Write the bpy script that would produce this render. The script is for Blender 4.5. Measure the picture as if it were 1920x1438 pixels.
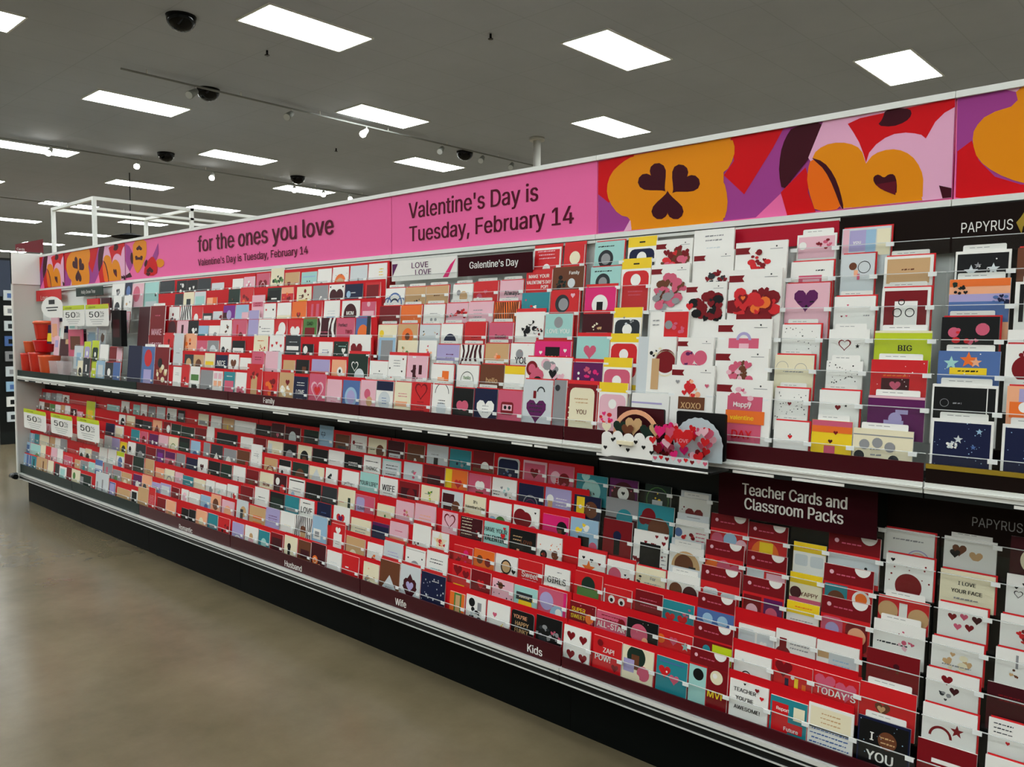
import bpy, math, random
import numpy as np
from mathutils import Matrix, Vector
from mathutils.geometry import delaunay_2d_cdt
for _o in list(bpy.data.objects): bpy.data.objects.remove(_o)
SC = bpy.context.scene
COL = SC.collection
# ---------------------------------------------------------------- camera
EYE = 1.49
cam_d = bpy.data.cameras.new('camera'); cam = bpy.data.objects.new('camera', cam_d); COL.objects.link(cam)
cam_d.sensor_fit = 'HORIZONTAL'; cam_d.sensor_width = 36.0
cam_d.lens = 1533.787 / 1920 * 36.0
cam_d.clip_start = 0.05; cam_d.clip_end = 200
_yaw, _pit, _rol = math.radians(42.70307), math.radians(-3.44181), math.radians(0.31241)
_F = Vector((-math.sin(_yaw)*math.cos(_pit), math.cos(_yaw)*math.cos(_pit), math.sin(_pit)))
_R = Vector((math.cos(_yaw), math.sin(_yaw), 0)); _U = _R.cross(_F)
_R2 = _R*math.cos(_rol) + _U*math.sin(_rol); _U2 = -_R*math.sin(_rol) + _U*math.cos(_rol)
_m = Matrix((_R2, _U2, -_F)).transposed().to_4x4(); _m.translation = Vector((0, 0, EYE))
cam.matrix_world = _m
SC.camera = cam
# ---------------------------------------------------------------- world, exposure
W = bpy.data.worlds.new('store_air'); SC.world = W; W.use_nodes = True
W.node_tree.nodes['Background'].inputs[0].default_value = (0.75, 0.85, 0.8, 1)
W.node_tree.nodes['Background'].inputs[1].default_value = 0.02
SC.view_settings.view_transform = 'Standard'; SC.view_settings.look = 'None'
SC.view_settings.gamma = 1.0; SC.view_settings.use_curve_mapping = False
SC.view_settings.exposure = 0.0
SC.cycles.max_bounces = 7; SC.cycles.transparent_max_bounces = 12
SC.cycles.sample_clamp_indirect = 6.0
SC.cycles.use_denoising = True
PANEL_GLOW = 25.0
CEIL = 4.58
# ---------------------------------------------------------------- materials
def s2l(c): return c/12.92 if c <= .04045 else ((c+.055)/1.055)**2.4
def rgb(r, g, b): return (s2l(r/255), s2l(g/255), s2l(b/255), 1)
MATS = {}
def mat(name, col, rough=.5, metal=0., coat=0., emit=0., spec=.5):
    if name in MATS: return MATS[name]
    m = bpy.data.materials.new(name); m.use_nodes = True
    b = m.node_tree.nodes['Principled BSDF']
    b.inputs['Base Color'].default_value = rgb(*col); b.inputs['Roughness'].default_value = rough
    b.inputs['Metallic'].default_value = metal; b.inputs['Coat Weight'].default_value = coat
    b.inputs['Specular IOR Level'].default_value = spec
    if emit:
        b.inputs['Emission Color'].default_value = rgb(*col); b.inputs['Emission Strength'].default_value = emit
    MATS[name] = m
    return m
def mottled(name, c1, c2, scale, rough, detail=6., metal=0., bump=0., coat=0.):
    m = bpy.data.materials.new(name); m.use_nodes = True; nt = m.node_tree; b = nt.nodes['Principled BSDF']
    tc = nt.nodes.new('ShaderNodeTexCoord'); n = nt.nodes.new('ShaderNodeTexNoise'); r = nt.nodes.new('ShaderNodeValToRGB')
    n.inputs['Scale'].default_value = scale; n.inputs['Detail'].default_value = detail; n.inputs['Roughness'].default_value = .65
    r.color_ramp.elements[0].position = .3; r.color_ramp.elements[1].position = .72
    r.color_ramp.elements[0].color = rgb(*c1); r.color_ramp.elements[1].color = rgb(*c2)
    nt.links.new(tc.outputs['Object'], n.inputs['Vector']); nt.links.new(n.outputs['Fac'], r.inputs['Fac'])
    nt.links.new(r.outputs['Color'], b.inputs['Base Color'])
    b.inputs['Roughness'].default_value = rough; b.inputs['Metallic'].default_value = metal; b.inputs['Coat Weight'].default_value = coat
    if bump:
        bp = nt.nodes.new('ShaderNodeBump'); bp.inputs['Strength'].default_value = bump; bp.inputs['Distance'].default_value = .002
        nt.links.new(n.outputs['Fac'], bp.inputs['Height']); nt.links.new(bp.outputs['Normal'], b.inputs['Normal'])
    MATS[name] = m
    return m
PAL = dict(w=(236,234,228), i=(232,222,190), k=(9,9,10), c=(42,46,50), R=(205,8,20), D=(120,6,18), m=(62,4,16),
    p=(228,178,190), P=(204,84,112), H=(220,14,110), b=(72,104,160), n=(14,22,58), l=(150,185,210), t=(26,130,142),
    a=(158,206,200), g=(72,122,52), e=(22,44,34), L=(190,204,12), y=(238,202,16), o=(232,108,22), q=(238,170,130),
    T=(200,160,112), B=(104,58,34), G=(140,140,142), s=(204,210,212), v=(168,158,202), V=(120,40,140), u=(92,22,84))
def pap(c): return mat('paper_' + {'w':'white','i':'ivory','k':'black','c':'charcoal','R':'red','D':'crimson','m':'maroon','p':'blush','P':'rose','H':'magenta','b':'slate_blue','n':'navy','l':'pale_blue','t':'teal','a':'aqua','g':'green','e':'pine','L':'lime','y':'yellow','o':'orange','q':'peach','T':'tan','B':'brown','G':'grey','s':'silver','v':'lilac','V':'violet','u':'plum'}[c], PAL[c], .48 if c != 's' else .32, spec=.22 if c in 'kcnemDBVu' else .4)
white_metal = mat('white_enamel', (225,226,220), .35)
rail_metal = mat('bright_rail', (235,236,232), .22, .35)
black_metal = mat('black_enamel', (6,9,8), .35, spec=.25)
kick_m = mat('black_kick', (5,8,7), .6, spec=.08)
deck_dark = mat('dark_board', (20,24,22), .5, spec=.2)
maroon_strip = mat('maroon_strip', (62,2,14), .35, spec=.25)
green_strip = mat('dark_green_strip', (14,34,30), .4, spec=.15)
red_board = mat('red_board', (206,4,22), .5, spec=.25)
brown_board = mat('espresso_board', (24,13,9), .55, spec=.08)
maroon_board = mat('maroon_board', (50,4,14), .55, spec=.08)
grey_panel = mat('grey_panel', (190,188,180), .5)
clip_mat = mat('white_clip', (235,238,236), .3)
gold_mat = mat('gold_trim', (170,140,40), .3, .4)
def glassy(name, f, tint):
    m = bpy.data.materials.new(name); m.use_nodes = True; nt = m.node_tree; nt.nodes.clear()
    o = nt.nodes.new('ShaderNodeOutputMaterial'); mx = nt.nodes.new('ShaderNodeMixShader'); t = nt.nodes.new('ShaderNodeBsdfTransparent')
    g = nt.nodes.new('ShaderNodeBsdfPrincipled' if f > .15 else 'ShaderNodeBsdfGlossy'); g.inputs['Roughness'].default_value = .12; g.inputs[0].default_value = (.9,.92,.92,1)
    lw = nt.nodes.new('ShaderNodeLayerWeight'); pw = nt.nodes.new('ShaderNodeMath'); pw.operation = 'POWER'; pw.inputs[1].default_value = 5.
    ad = nt.nodes.new('ShaderNodeMath'); ad.operation = 'MULTIPLY_ADD'; ad.inputs[1].default_value = .4; ad.inputs[2].default_value = f
    t.inputs[0].default_value = tint
    nt.links.new(lw.outputs['Facing'], pw.inputs[0]); nt.links.new(pw.outputs[0], ad.inputs[0]); nt.links.new(ad.outputs[0], mx.inputs[0])
    nt.links.new(t.outputs[0], mx.inputs[1]); nt.links.new(g.outputs[0], mx.inputs[2]); nt.links.new(mx.outputs[0], o.inputs[0])
    return m
acrylic = glassy('clear_acrylic', .025, (.97,.98,.98,1))
acrylic_edge = glassy('acrylic_edge', .55, (.97,.98,.98,1))
# ---------------------------------------------------------------- mesh helpers
class MB:
    def __init__(s): s.v = []; s.f = []; s.mi = []; s.m = []; s.sm = []
    def mat(s, m):
        if m not in s.m: s.m.append(m)
        return s.m.index(m)
    def face(s, pts, m, smooth=False):
        b = len(s.v); s.v += [tuple(p) for p in pts]; s.f.append(tuple(range(b, b+len(pts)))); s.mi.append(s.mat(m)); s.sm.append(smooth)
    def box(s, x0, x1, y0, y1, z0, z1, m):
        b = len(s.v); k = s.mat(m)
        s.v += [(x0,y0,z0),(x1,y0,z0),(x1,y1,z0),(x0,y1,z0),(x0,y0,z1),(x1,y0,z1),(x1,y1,z1),(x0,y1,z1)]
        for q in ((0,3,2,1),(4,5,6,7),(0,1,5,4),(1,2,6,5),(2,3,7,6),(3,0,4,7)):
            s.f.append(tuple(b+i for i in q)); s.mi.append(k); s.sm.append(False)
        return s
    def prism(s, pts, y0, y1, m, me=None):      # outline in x,z (counter-clockwise seen from -y) with thickness y0..y1
        b = len(s.v); n = len(pts); k = s.mat(m); ke = s.mat(me or m)
        s.v += [(x,y0,z) for x,z in pts] + [(x,y1,z) for x,z in pts]
        s.f.append(tuple(range(b, b+n))); s.mi.append(k); s.sm.append(False)
        s.f.append(tuple(range(b+2*n-1, b+n-1, -1))); s.mi.append(ke); s.sm.append(False)
        for i in range(n):
            j = (i+1) % n; s.f.append((b+j, b+i, b+n+i, b+n+j)); s.mi.append(ke); s.sm.append(False)
        return s
    def tube(s, p, q, r, m, n=10, r2=None, caps=True):
        p, q = Vector(p), Vector(q); d = (q-p).normalized()
        a = d.orthogonal().normalized(); c = d.cross(a); b = len(s.v); k = s.mat(m); r2 = r if r2 is None else r2
        for i in range(n):
            t = 2*math.pi*i/n; s.v.append(tuple(p + (a*math.cos(t)+c*math.sin(t))*r))
        for i in range(n):
            t = 2*math.pi*i/n; s.v.append(tuple(q + (a*math.cos(t)+c*math.sin(t))*r2))
        for i in range(n):
            j = (i+1) % n; s.f.append((b+i, b+j, b+n+j, b+n+i)); s.mi.append(k); s.sm.append(True)
        if caps:
            s.f.append(tuple(b+i for i in range(n-1,-1,-1))); s.mi.append(k); s.sm.append(False)
            s.f.append(tuple(b+n+i for i in range(n))); s.mi.append(k); s.sm.append(False)
        return s
    def lathe(s, prof, m, cx=0, cy=0, n=20):
        b = len(s.v); k = s.mat(m)
        for r, z in prof:
            for i in range(n):
                t = 2*math.pi*i/n; s.v.append((cx+r*math.cos(t), cy+r*math.sin(t), z))
        for a in range(len(prof)-1):
            for i in range(n):
                j = (i+1) % n; s.f.append((b+a*n+i, b+a*n+j, b+a*n+n+j, b+a*n+n+i)); s.mi.append(k); s.sm.append(True)
        return s
    def join(s, o, M):
        b = len(s.v); s.v += [tuple(M @ Vector(p)) for p in o.v]
        for f, i, sm in zip(o.f, o.mi, o.sm):
            s.f.append(tuple(b+q for q in f)); s.mi.append(s.mat(o.m[i])); s.sm.append(sm)
    def build(s, name, parent=None, loc=None, rot=None):
        me = bpy.data.meshes.new(name); me.from_pydata(s.v, [], s.f)
        for m in s.m: me.materials.append(m)
        me.polygons.foreach_set('material_index', s.mi); me.polygons.foreach_set('use_smooth', s.sm); me.update()
        o = bpy.data.objects.new(name, me); COL.objects.link(o)
        if parent: o.parent = parent
        if loc: o.location = loc
        if rot: o.rotation_euler = rot
        return o
def tag(o, label=None, cat=None, group=None, kind=None):
    if label: o['label'] = label
    if cat: o['category'] = cat
    if group: o['group'] = group
    if kind: o['kind'] = kind
    return o
def empty(name, loc, label, cat, group=None):
    o = bpy.data.objects.new(name, None); COL.objects.link(o); o.location = loc; o.empty_display_size = .05
    return tag(o, label, cat, group)
def copy_thing(src, loc):
    r = src.copy(); COL.objects.link(r); r.location = loc
    for ch in list(src.children):
        c = ch.copy(); COL.objects.link(c); c.parent = r
        for g in list(ch.children):
            d = g.copy(); COL.objects.link(d); d.parent = c
    return r
# lettering: triangles of a text, unit cap height, baseline z = 0, starting x = 0
_TX = {}
try:        # the sans serif that ships with Blender; its built-in face otherwise
    import os
    FACE = bpy.data.fonts.load(os.path.join(bpy.utils.system_resource('DATAFILES', path='fonts'), 'Inter.woff2'))
except Exception:
    FACE = None
def letters(s):     # outlines of the text, filled by the winding rule
    if s in _TX: return _TX[s]
    cu = bpy.data.curves.new('t', 'FONT'); cu.body = s; cu.size = 1; cu.resolution_u = 3; cu.dimensions = '3D'; cu.fill_mode = 'NONE' if hasattr(cu, 'fill_mode') and 'NONE' in [e.identifier for e in cu.bl_rna.properties['fill_mode'].enum_items] else 'FRONT'
    if FACE: cu.font = FACE
    ob = bpy.data.objects.new('t', cu); COL.objects.link(ob)
    dg = bpy.context.evaluated_depsgraph_get(); me = bpy.data.meshes.new_from_object(ob.evaluated_get(dg))
    P = np.array([(v.co.x, v.co.y) for v in me.vertices]); E = [tuple(e.vertices) for e in me.edges]
    if not len(P): bpy.data.objects.remove(ob); _TX[s] = ([], [], 1.); return _TX[s]
    # direction of every outline: the order of its points
    vs, _e, fs, _a, _b, _c = delaunay_2d_cdt([Vector(p) for p in P], E, [], 0, 1e-5)
    T = np.array([[vs[i][:] for i in f] for f in fs]); C = T.mean(1); w = np.zeros(len(C))
    A = P[[min(e) if abs(e[0]-e[1]) == 1 else max(e) for e in E]]; B = P[[max(e) if abs(e[0]-e[1]) == 1 else min(e) for e in E]]
    for p, q in zip(A, B):
        lf = (q[0]-p[0])*(C[:,1]-p[1]) - (C[:,0]-p[0])*(q[1]-p[1])
        w += ((p[1] <= C[:,1]) & (q[1] > C[:,1]) & (lf > 0)).astype(int) - ((p[1] > C[:,1]) & (q[1] <= C[:,1]) & (lf < 0)).astype(int)
    keep = np.abs(w) > .5
    x0 = P[:,0].min(); cap = CAPH
    out = ([((v[0]-x0)/cap, v[1]/cap) for v in vs], [tuple(f) for f, k in zip(fs, keep) if k], (P[:,0].max()-x0)/cap)
    bpy.data.objects.remove(ob); bpy.data.curves.remove(cu); bpy.data.meshes.remove(me)
    _TX[s] = out
    return out
CAPH = 1.
_h = letters('H'); CAPH = max(q[1] for q in _h[0]); _TX.clear()
def put_text(mb, s, x0, x1, z, cap, y, m, bold=.012):  # fills x0..x1 with baseline z; bold widens the strokes
    vs, fs, w = letters(s); d = bold*cap; k = (x1-x0-2*d)/w; mi = mb.mat(m)
    for i, dx in enumerate((d, 0, 2*d) if bold > .02 else (d,)):
        b = len(mb.v); mb.v += [(x0+dx+x*k, y-i*.0002, z+q*cap) for x, q in vs]
        for f in fs: mb.f.append(tuple(b+i for i in f)); mb.mi.append(mi); mb.sm.append(False)
def clip(poly, x0, x1, z0, z1):
    for ax, lim, sg in ((0,x0,1),(0,x1,-1),(1,z0,1),(1,z1,-1)):
        out = []
        for i in range(len(poly)):
            a, b = poly[i-1], poly[i]; da, db = (a[ax]-lim)*sg, (b[ax]-lim)*sg
            if (da >= 0) != (db >= 0):
                t = da/(da-db); out.append((a[0]+(b[0]-a[0])*t, a[1]+(b[1]-a[1])*t))
            if db >= 0: out.append(b)
        poly = out
        if len(poly) < 3: return []
    return poly
def circle(u, v, r, n=14, ry=None): return [(u+r*math.cos(2*math.pi*i/n), v+(ry or r)*math.sin(2*math.pi*i/n)) for i in range(n)]
def heart(u, v, s, rot=0., n=18):
    P = []
    for i in range(n):
        t = 2*math.pi*i/n
        x = 16*math.sin(t)**3/34; z = (13*math.cos(t)-5*math.cos(2*t)-2*math.cos(3*t)-math.cos(4*t))/34 + .07
        P.append((u+s*(x*math.cos(rot)-z*math.sin(rot)), v+s*(x*math.sin(rot)+z*math.cos(rot))))
    return P[::-1]
def star(u, v, r, n=5): return [(u+(r if i % 2 == 0 else r*.42)*math.sin(math.pi*i/n), v+(r if i % 2 == 0 else r*.42)*math.cos(math.pi*i/n)) for i in range(2*n-1, -1, -1)]
def rrect(x0, z0, x1, z1, r, n=3):
    P = []
    for cx, cz, a in ((x1-r,z0+r,-90),(x1-r,z1-r,0),(x0+r,z1-r,90),(x0+r,z0+r,180)):
        for i in range(n+1):
            t = math.radians(a+90*i/n); P.append((cx+r*math.cos(t), cz+r*math.sin(t)))
    return P
# ---------------------------------------------------------------- setting: floor, ceiling, walls
X0, X1, Y0, Y1 = -40., 9., -13., 17.
floor_m = mottled('polished_concrete', (92,83,62), (122,109,86), 1.3, .2, 9.)
nt = floor_m.node_tree; bs = nt.nodes['Principled BSDF']; bs.inputs['Specular IOR Level'].default_value = .4
n2 = nt.nodes.new('ShaderNodeTexNoise'); n2.inputs['Scale'].default_value = 2.2; n2.inputs['Detail'].default_value = 3.
mr = nt.nodes.new('ShaderNodeMapRange'); mr.inputs['To Min'].default_value = .17; mr.inputs['To Max'].default_value = .27
tc = nt.nodes.new('ShaderNodeTexCoord'); nt.links.new(tc.outputs['Object'], n2.inputs['Vector']); nt.links.new(n2.outputs['Fac'], mr.inputs['Value']); nt.links.new(mr.outputs[0], bs.inputs['Roughness'])
o = MB().box(X0, X1, Y0, Y1, -.1, 0, floor_m).build('floor'); tag(o, kind='structure')
ceil_m = mottled('ceiling_paint', (164,169,178), (174,179,188), .6, .8)
nt = ceil_m.node_tree; bs = nt.nodes['Principled BSDF']     # seams of the ceiling sheets
tc = nt.nodes.new('ShaderNodeTexCoord'); br = nt.nodes.new('ShaderNodeTexBrick'); mxc = nt.nodes.new('ShaderNodeMixRGB'); mxc.blend_type = 'MULTIPLY'; mxc.inputs[0].default_value = .35
br.offset = 0; br.inputs['Scale'].default_value = 1; br.inputs['Brick Width'].default_value = .61; br.inputs['Row Height'].default_value = 1.22; br.inputs['Mortar Size'].default_value = .006
br.inputs['Color1'].default_value = (1,1,1,1); br.inputs['Color2'].default_value = (.96,.96,.96,1); br.inputs['Mortar'].default_value = (.6,.6,.6,1)
nt.links.new(tc.outputs['Object'], br.inputs['Vector']); nt.links.new(br.outputs['Color'], mxc.inputs[2])
lk = bs.inputs['Base Color'].links[0]; src = lk.from_socket; nt.links.remove(lk); nt.links.new(src, mxc.inputs[1]); nt.links.new(mxc.outputs[0], bs.inputs['Base Color'])
o = MB().box(X0, X1, Y0, Y1, CEIL, CEIL+.1, ceil_m).build('ceiling'); tag(o, kind='structure')
wall_m = mottled('wall_paint', (178,176,168), (190,188,180), .8, .7)
for nm, b in (('wall_far', (X0-.2,X0,Y0,Y1)), ('wall_near', (X1,X1+.2,Y0,Y1)), ('wall_aisle', (X0,X1,Y0-.2,Y0)), ('wall_back', (X0,X1,Y1,Y1+.2))):
    o = MB().box(b[0], b[1], b[2], b[3], 0, CEIL, wall_m).build(nm); tag(o, kind='structure')
# ---------------------------------------------------------------- ceiling lights
glow = bpy.data.materials.new('lamp_diffuser'); glow.use_nodes = True
nt = glow.node_tree; bs = nt.nodes['Principled BSDF']; bs.inputs['Base Color'].default_value = (.8,.8,.8,1)
tc = nt.nodes.new('ShaderNodeTexCoord'); vo = nt.nodes.new('ShaderNodeTexVoronoi'); vo.inputs['Scale'].default_value = 9.
mr = nt.nodes.new('ShaderNodeMapRange'); mr.inputs['To Min'].default_value = PANEL_GLOW*.72; mr.inputs['To Max'].default_value = PANEL_GLOW*1.25
nt.links.new(tc.outputs['Object'], vo.inputs['Vector']); nt.links.new(vo.outputs['Distance'], mr.inputs['Value'])
bs.inputs['Emission Color'].default_value = (.94,1,1.0,1); nt.links.new(mr.outputs[0], bs.inputs['Emission Strength'])
def light_proto(loc, label, group):
    t = empty('ceiling_light', loc, label, 'ceiling light', group)
    d = MB().box(-.29,.29,-.595,.595,-.012,-.004, glow).build('diffuser', t)
    f = MB()
    for a in ((-.31,-.29,-.615,.615),(.29,.31,-.615,.615),(-.29,.29,-.615,-.595),(-.29,.29,.595,.615)): f.box(*a, -.016, -.001, white_metal)
    f.build('light_frame', t)
    return t
_lp = None
ORD = ['first','second','third','fourth','fifth','sixth','seventh','eighth']
ROWN = {0:'over the aisle edge', 1:'row nearest the header', 2:'middle row behind the header', 3:'back row behind the header'}
SEEN = {(0,-9.4):0, (1,-3.26):0,(1,-7.32):1,(1,-11.4):2,(1,-15.44):3,(1,-19.5):4, (2,-5.34):0,(2,-9.4):1,(2,-13.46):2,(2,-17.52):3,(2,-21.58):4,(2,-25.64):5, (3,-3.3):0,(3,-7.36):1,(3,-11.42):2,(3,-15.48):3,(3,-19.54):4,(3,-23.6):5,(3,-27.66):6}
for r in range(-4, 6):
    y = 2.2 + 2.63*r; base = -5.34 if r % 2 == 0 else -7.32
    for k in range(-8, 4):
        x = base + 4.06*k
        if not (X0+1 < x < X1-1): continue
        lab = 'lit troffer panel of the store ceiling beyond the picture edge'; g = 'lit ceiling panels'
        for (rr, xx), q in SEEN.items():
            if rr == r and abs(xx-x) < .3: lab = 'lit ceiling panel, %s from near end, %s' % (ORD[q], ROWN[r])
        if _lp is None: _lp = light_proto((x, y, CEIL), lab, g); o = _lp
        else: o = copy_thing(_lp, (x, y, CEIL)); o['label'] = lab
# ---------------------------------------------------------------- display gondola
BAY = 1.22
XS = [-.648-BAY*j for j in range(-1, 7)]        # joints: +.572, -.648 ... -7.968
gon = empty('display_gondola', (-3.7, 2.4, 0), 'long white and black gondola run carrying the card racks', 'shelving')
def gpart(name, mb, parent=gon):
    o = mb.build(name, parent); o.location = -Vector(gon.location) if parent is gon else (0,0,0); return o
xl, xr = XS[-1], XS[0]
gpart('back_panel', MB().box(xl, xr, 2.53, 2.57, 0, 2.0, white_metal))
gpart('base_deck', MB().box(xl, xr, 2.315, 2.53, .2, .268, black_metal))
for j in range(7):
    a, b = XS[j+1], XS[j]
    gpart('kick_plate', MB().box(a+.001, b-.001, 2.36, 2.375, 0, .2, kick_m))
    rl = MB(); rl.box(a+.002, b-.002, 2.288, 2.315, .248, .262, rail_metal)
    rl.box(a+.002, b-.002, 2.292, 2.315, .205, .248, black_metal); rl.box(a+.002, b-.002, 2.286, 2.292, .236, .2385, rail_metal); rl.box(a+.002, b-.002, 2.286, 2.292, .209, .212, rail_metal)
    rl.box(a+.002, b-.002, 2.315, 2.36, .2, .206, black_metal)
    gpart('base_rail', rl)
ep = MB(); ep.box(xl-.02, xl, 2.285, 2.57, .2, 2.15, grey_panel); ep.box(xl-.022, xl+.004, 2.277, 2.287, .26, 2.17, white_metal)
ep.box(xl-.022, xl+.008, 2.277, 2.57, 1.90, 2.17, white_metal)
gpart('end_panel', ep)
bm_ = MB(); bm_.tube((xl-.11, 2.262, .225), (xl+.0, 2.262, .225), .022, black_metal, 12); bm_.tube((xl-.11,2.262,.225),(xl-.11,2.5,.225),.022,black_metal,12)
bm_.box(xl-.1, xl-.03, 2.262, 2.5, .21, .24, black_metal)
gpart('bumper_rail', bm_)
# shelves, one per bay
SHN = ['under the brown signed rack', 'under the white sleeves', "under the Galentine's Day rack", 'above the Wife label', 'carrying the Family label', 'under the tall front packs', 'beside the white end panel']
for j in range(7):
    a, b = XS[j+1]+.002, XS[j]-.002
    t = empty('steel_shelf', ((a+b)/2, 2.4, 1.08), 'white nosed dark steel shelf ' + SHN[j], 'shelf', 'shelves between upper and lower racks')
    h = (b-a)/2
    MB().box(-h, h, -.085, .128, -.012, .024, deck_dark).build('shelf_board', t)
    pr = MB(); pr.box(-h, h, -.105, -.085, .0, .028, white_metal); pr.box(-h, h, -.111, -.105, .012, .017, rail_metal); pr.box(-h, h, -.1, -.085, -.014, -.002, deck_dark)
    pr.build('price_rail', t)
    rnd = random.Random(j)
    x = -h+.03
    while x < h-.1:
        w = rnd.uniform(.06, .16)
        if rnd.random() < .6: MB().box(x, min(x+w, h), -.1035, -.1, -.011, -.003, pap('w')).build('price_ticket', t)
        x += w + rnd.uniform(.01, .06)
# ---------------------------------------------------------------- card racks
TILT = math.radians(5)
ROW = {'U': (1.115, .092, 2.322, .0245), 'L': (.285, .0925, 2.322, .0255)}
def plane(rk, k):
    z0, dz, y0, dy = ROW[rk]; return y0 + k*dy, z0 + k*dz
UB = {0:('brown signed','none'), 1:('white sleeve','none'), 2:("Galentine's Day",'none'), 3:('red backed','red'), 4:('red backed','red'), 5:('white backed','none'), 6:('white backed','none')}
ULAB = ['clear pocket rack under the brown bird sign', 'clear pocket rack holding big white sleeves', "clear pocket rack under the Galentine's Day sign", 'red upper pocket rack beside the LOVE sign', 'red upper pocket rack with the Family label', 'clear pocket rack holding the tall front packs', 'clear pocket rack beside the white end panel']
LLAB = ['lower pocket rack under the dark brown bird sign', 'lower pocket rack under the Teacher Cards sign', 'red lower pocket rack with the Kids label', 'red lower pocket rack with the Wife label', 'red lower pocket rack with the Husband label', 'red lower pocket rack with the Romantic label', 'red lower pocket rack beside the white end panel']
RISER_U = (.168,.17,.172,.176,.176,.174,.17); RISER_L = (.15,.15,.156,.16,.158,.152,.148)
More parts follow.
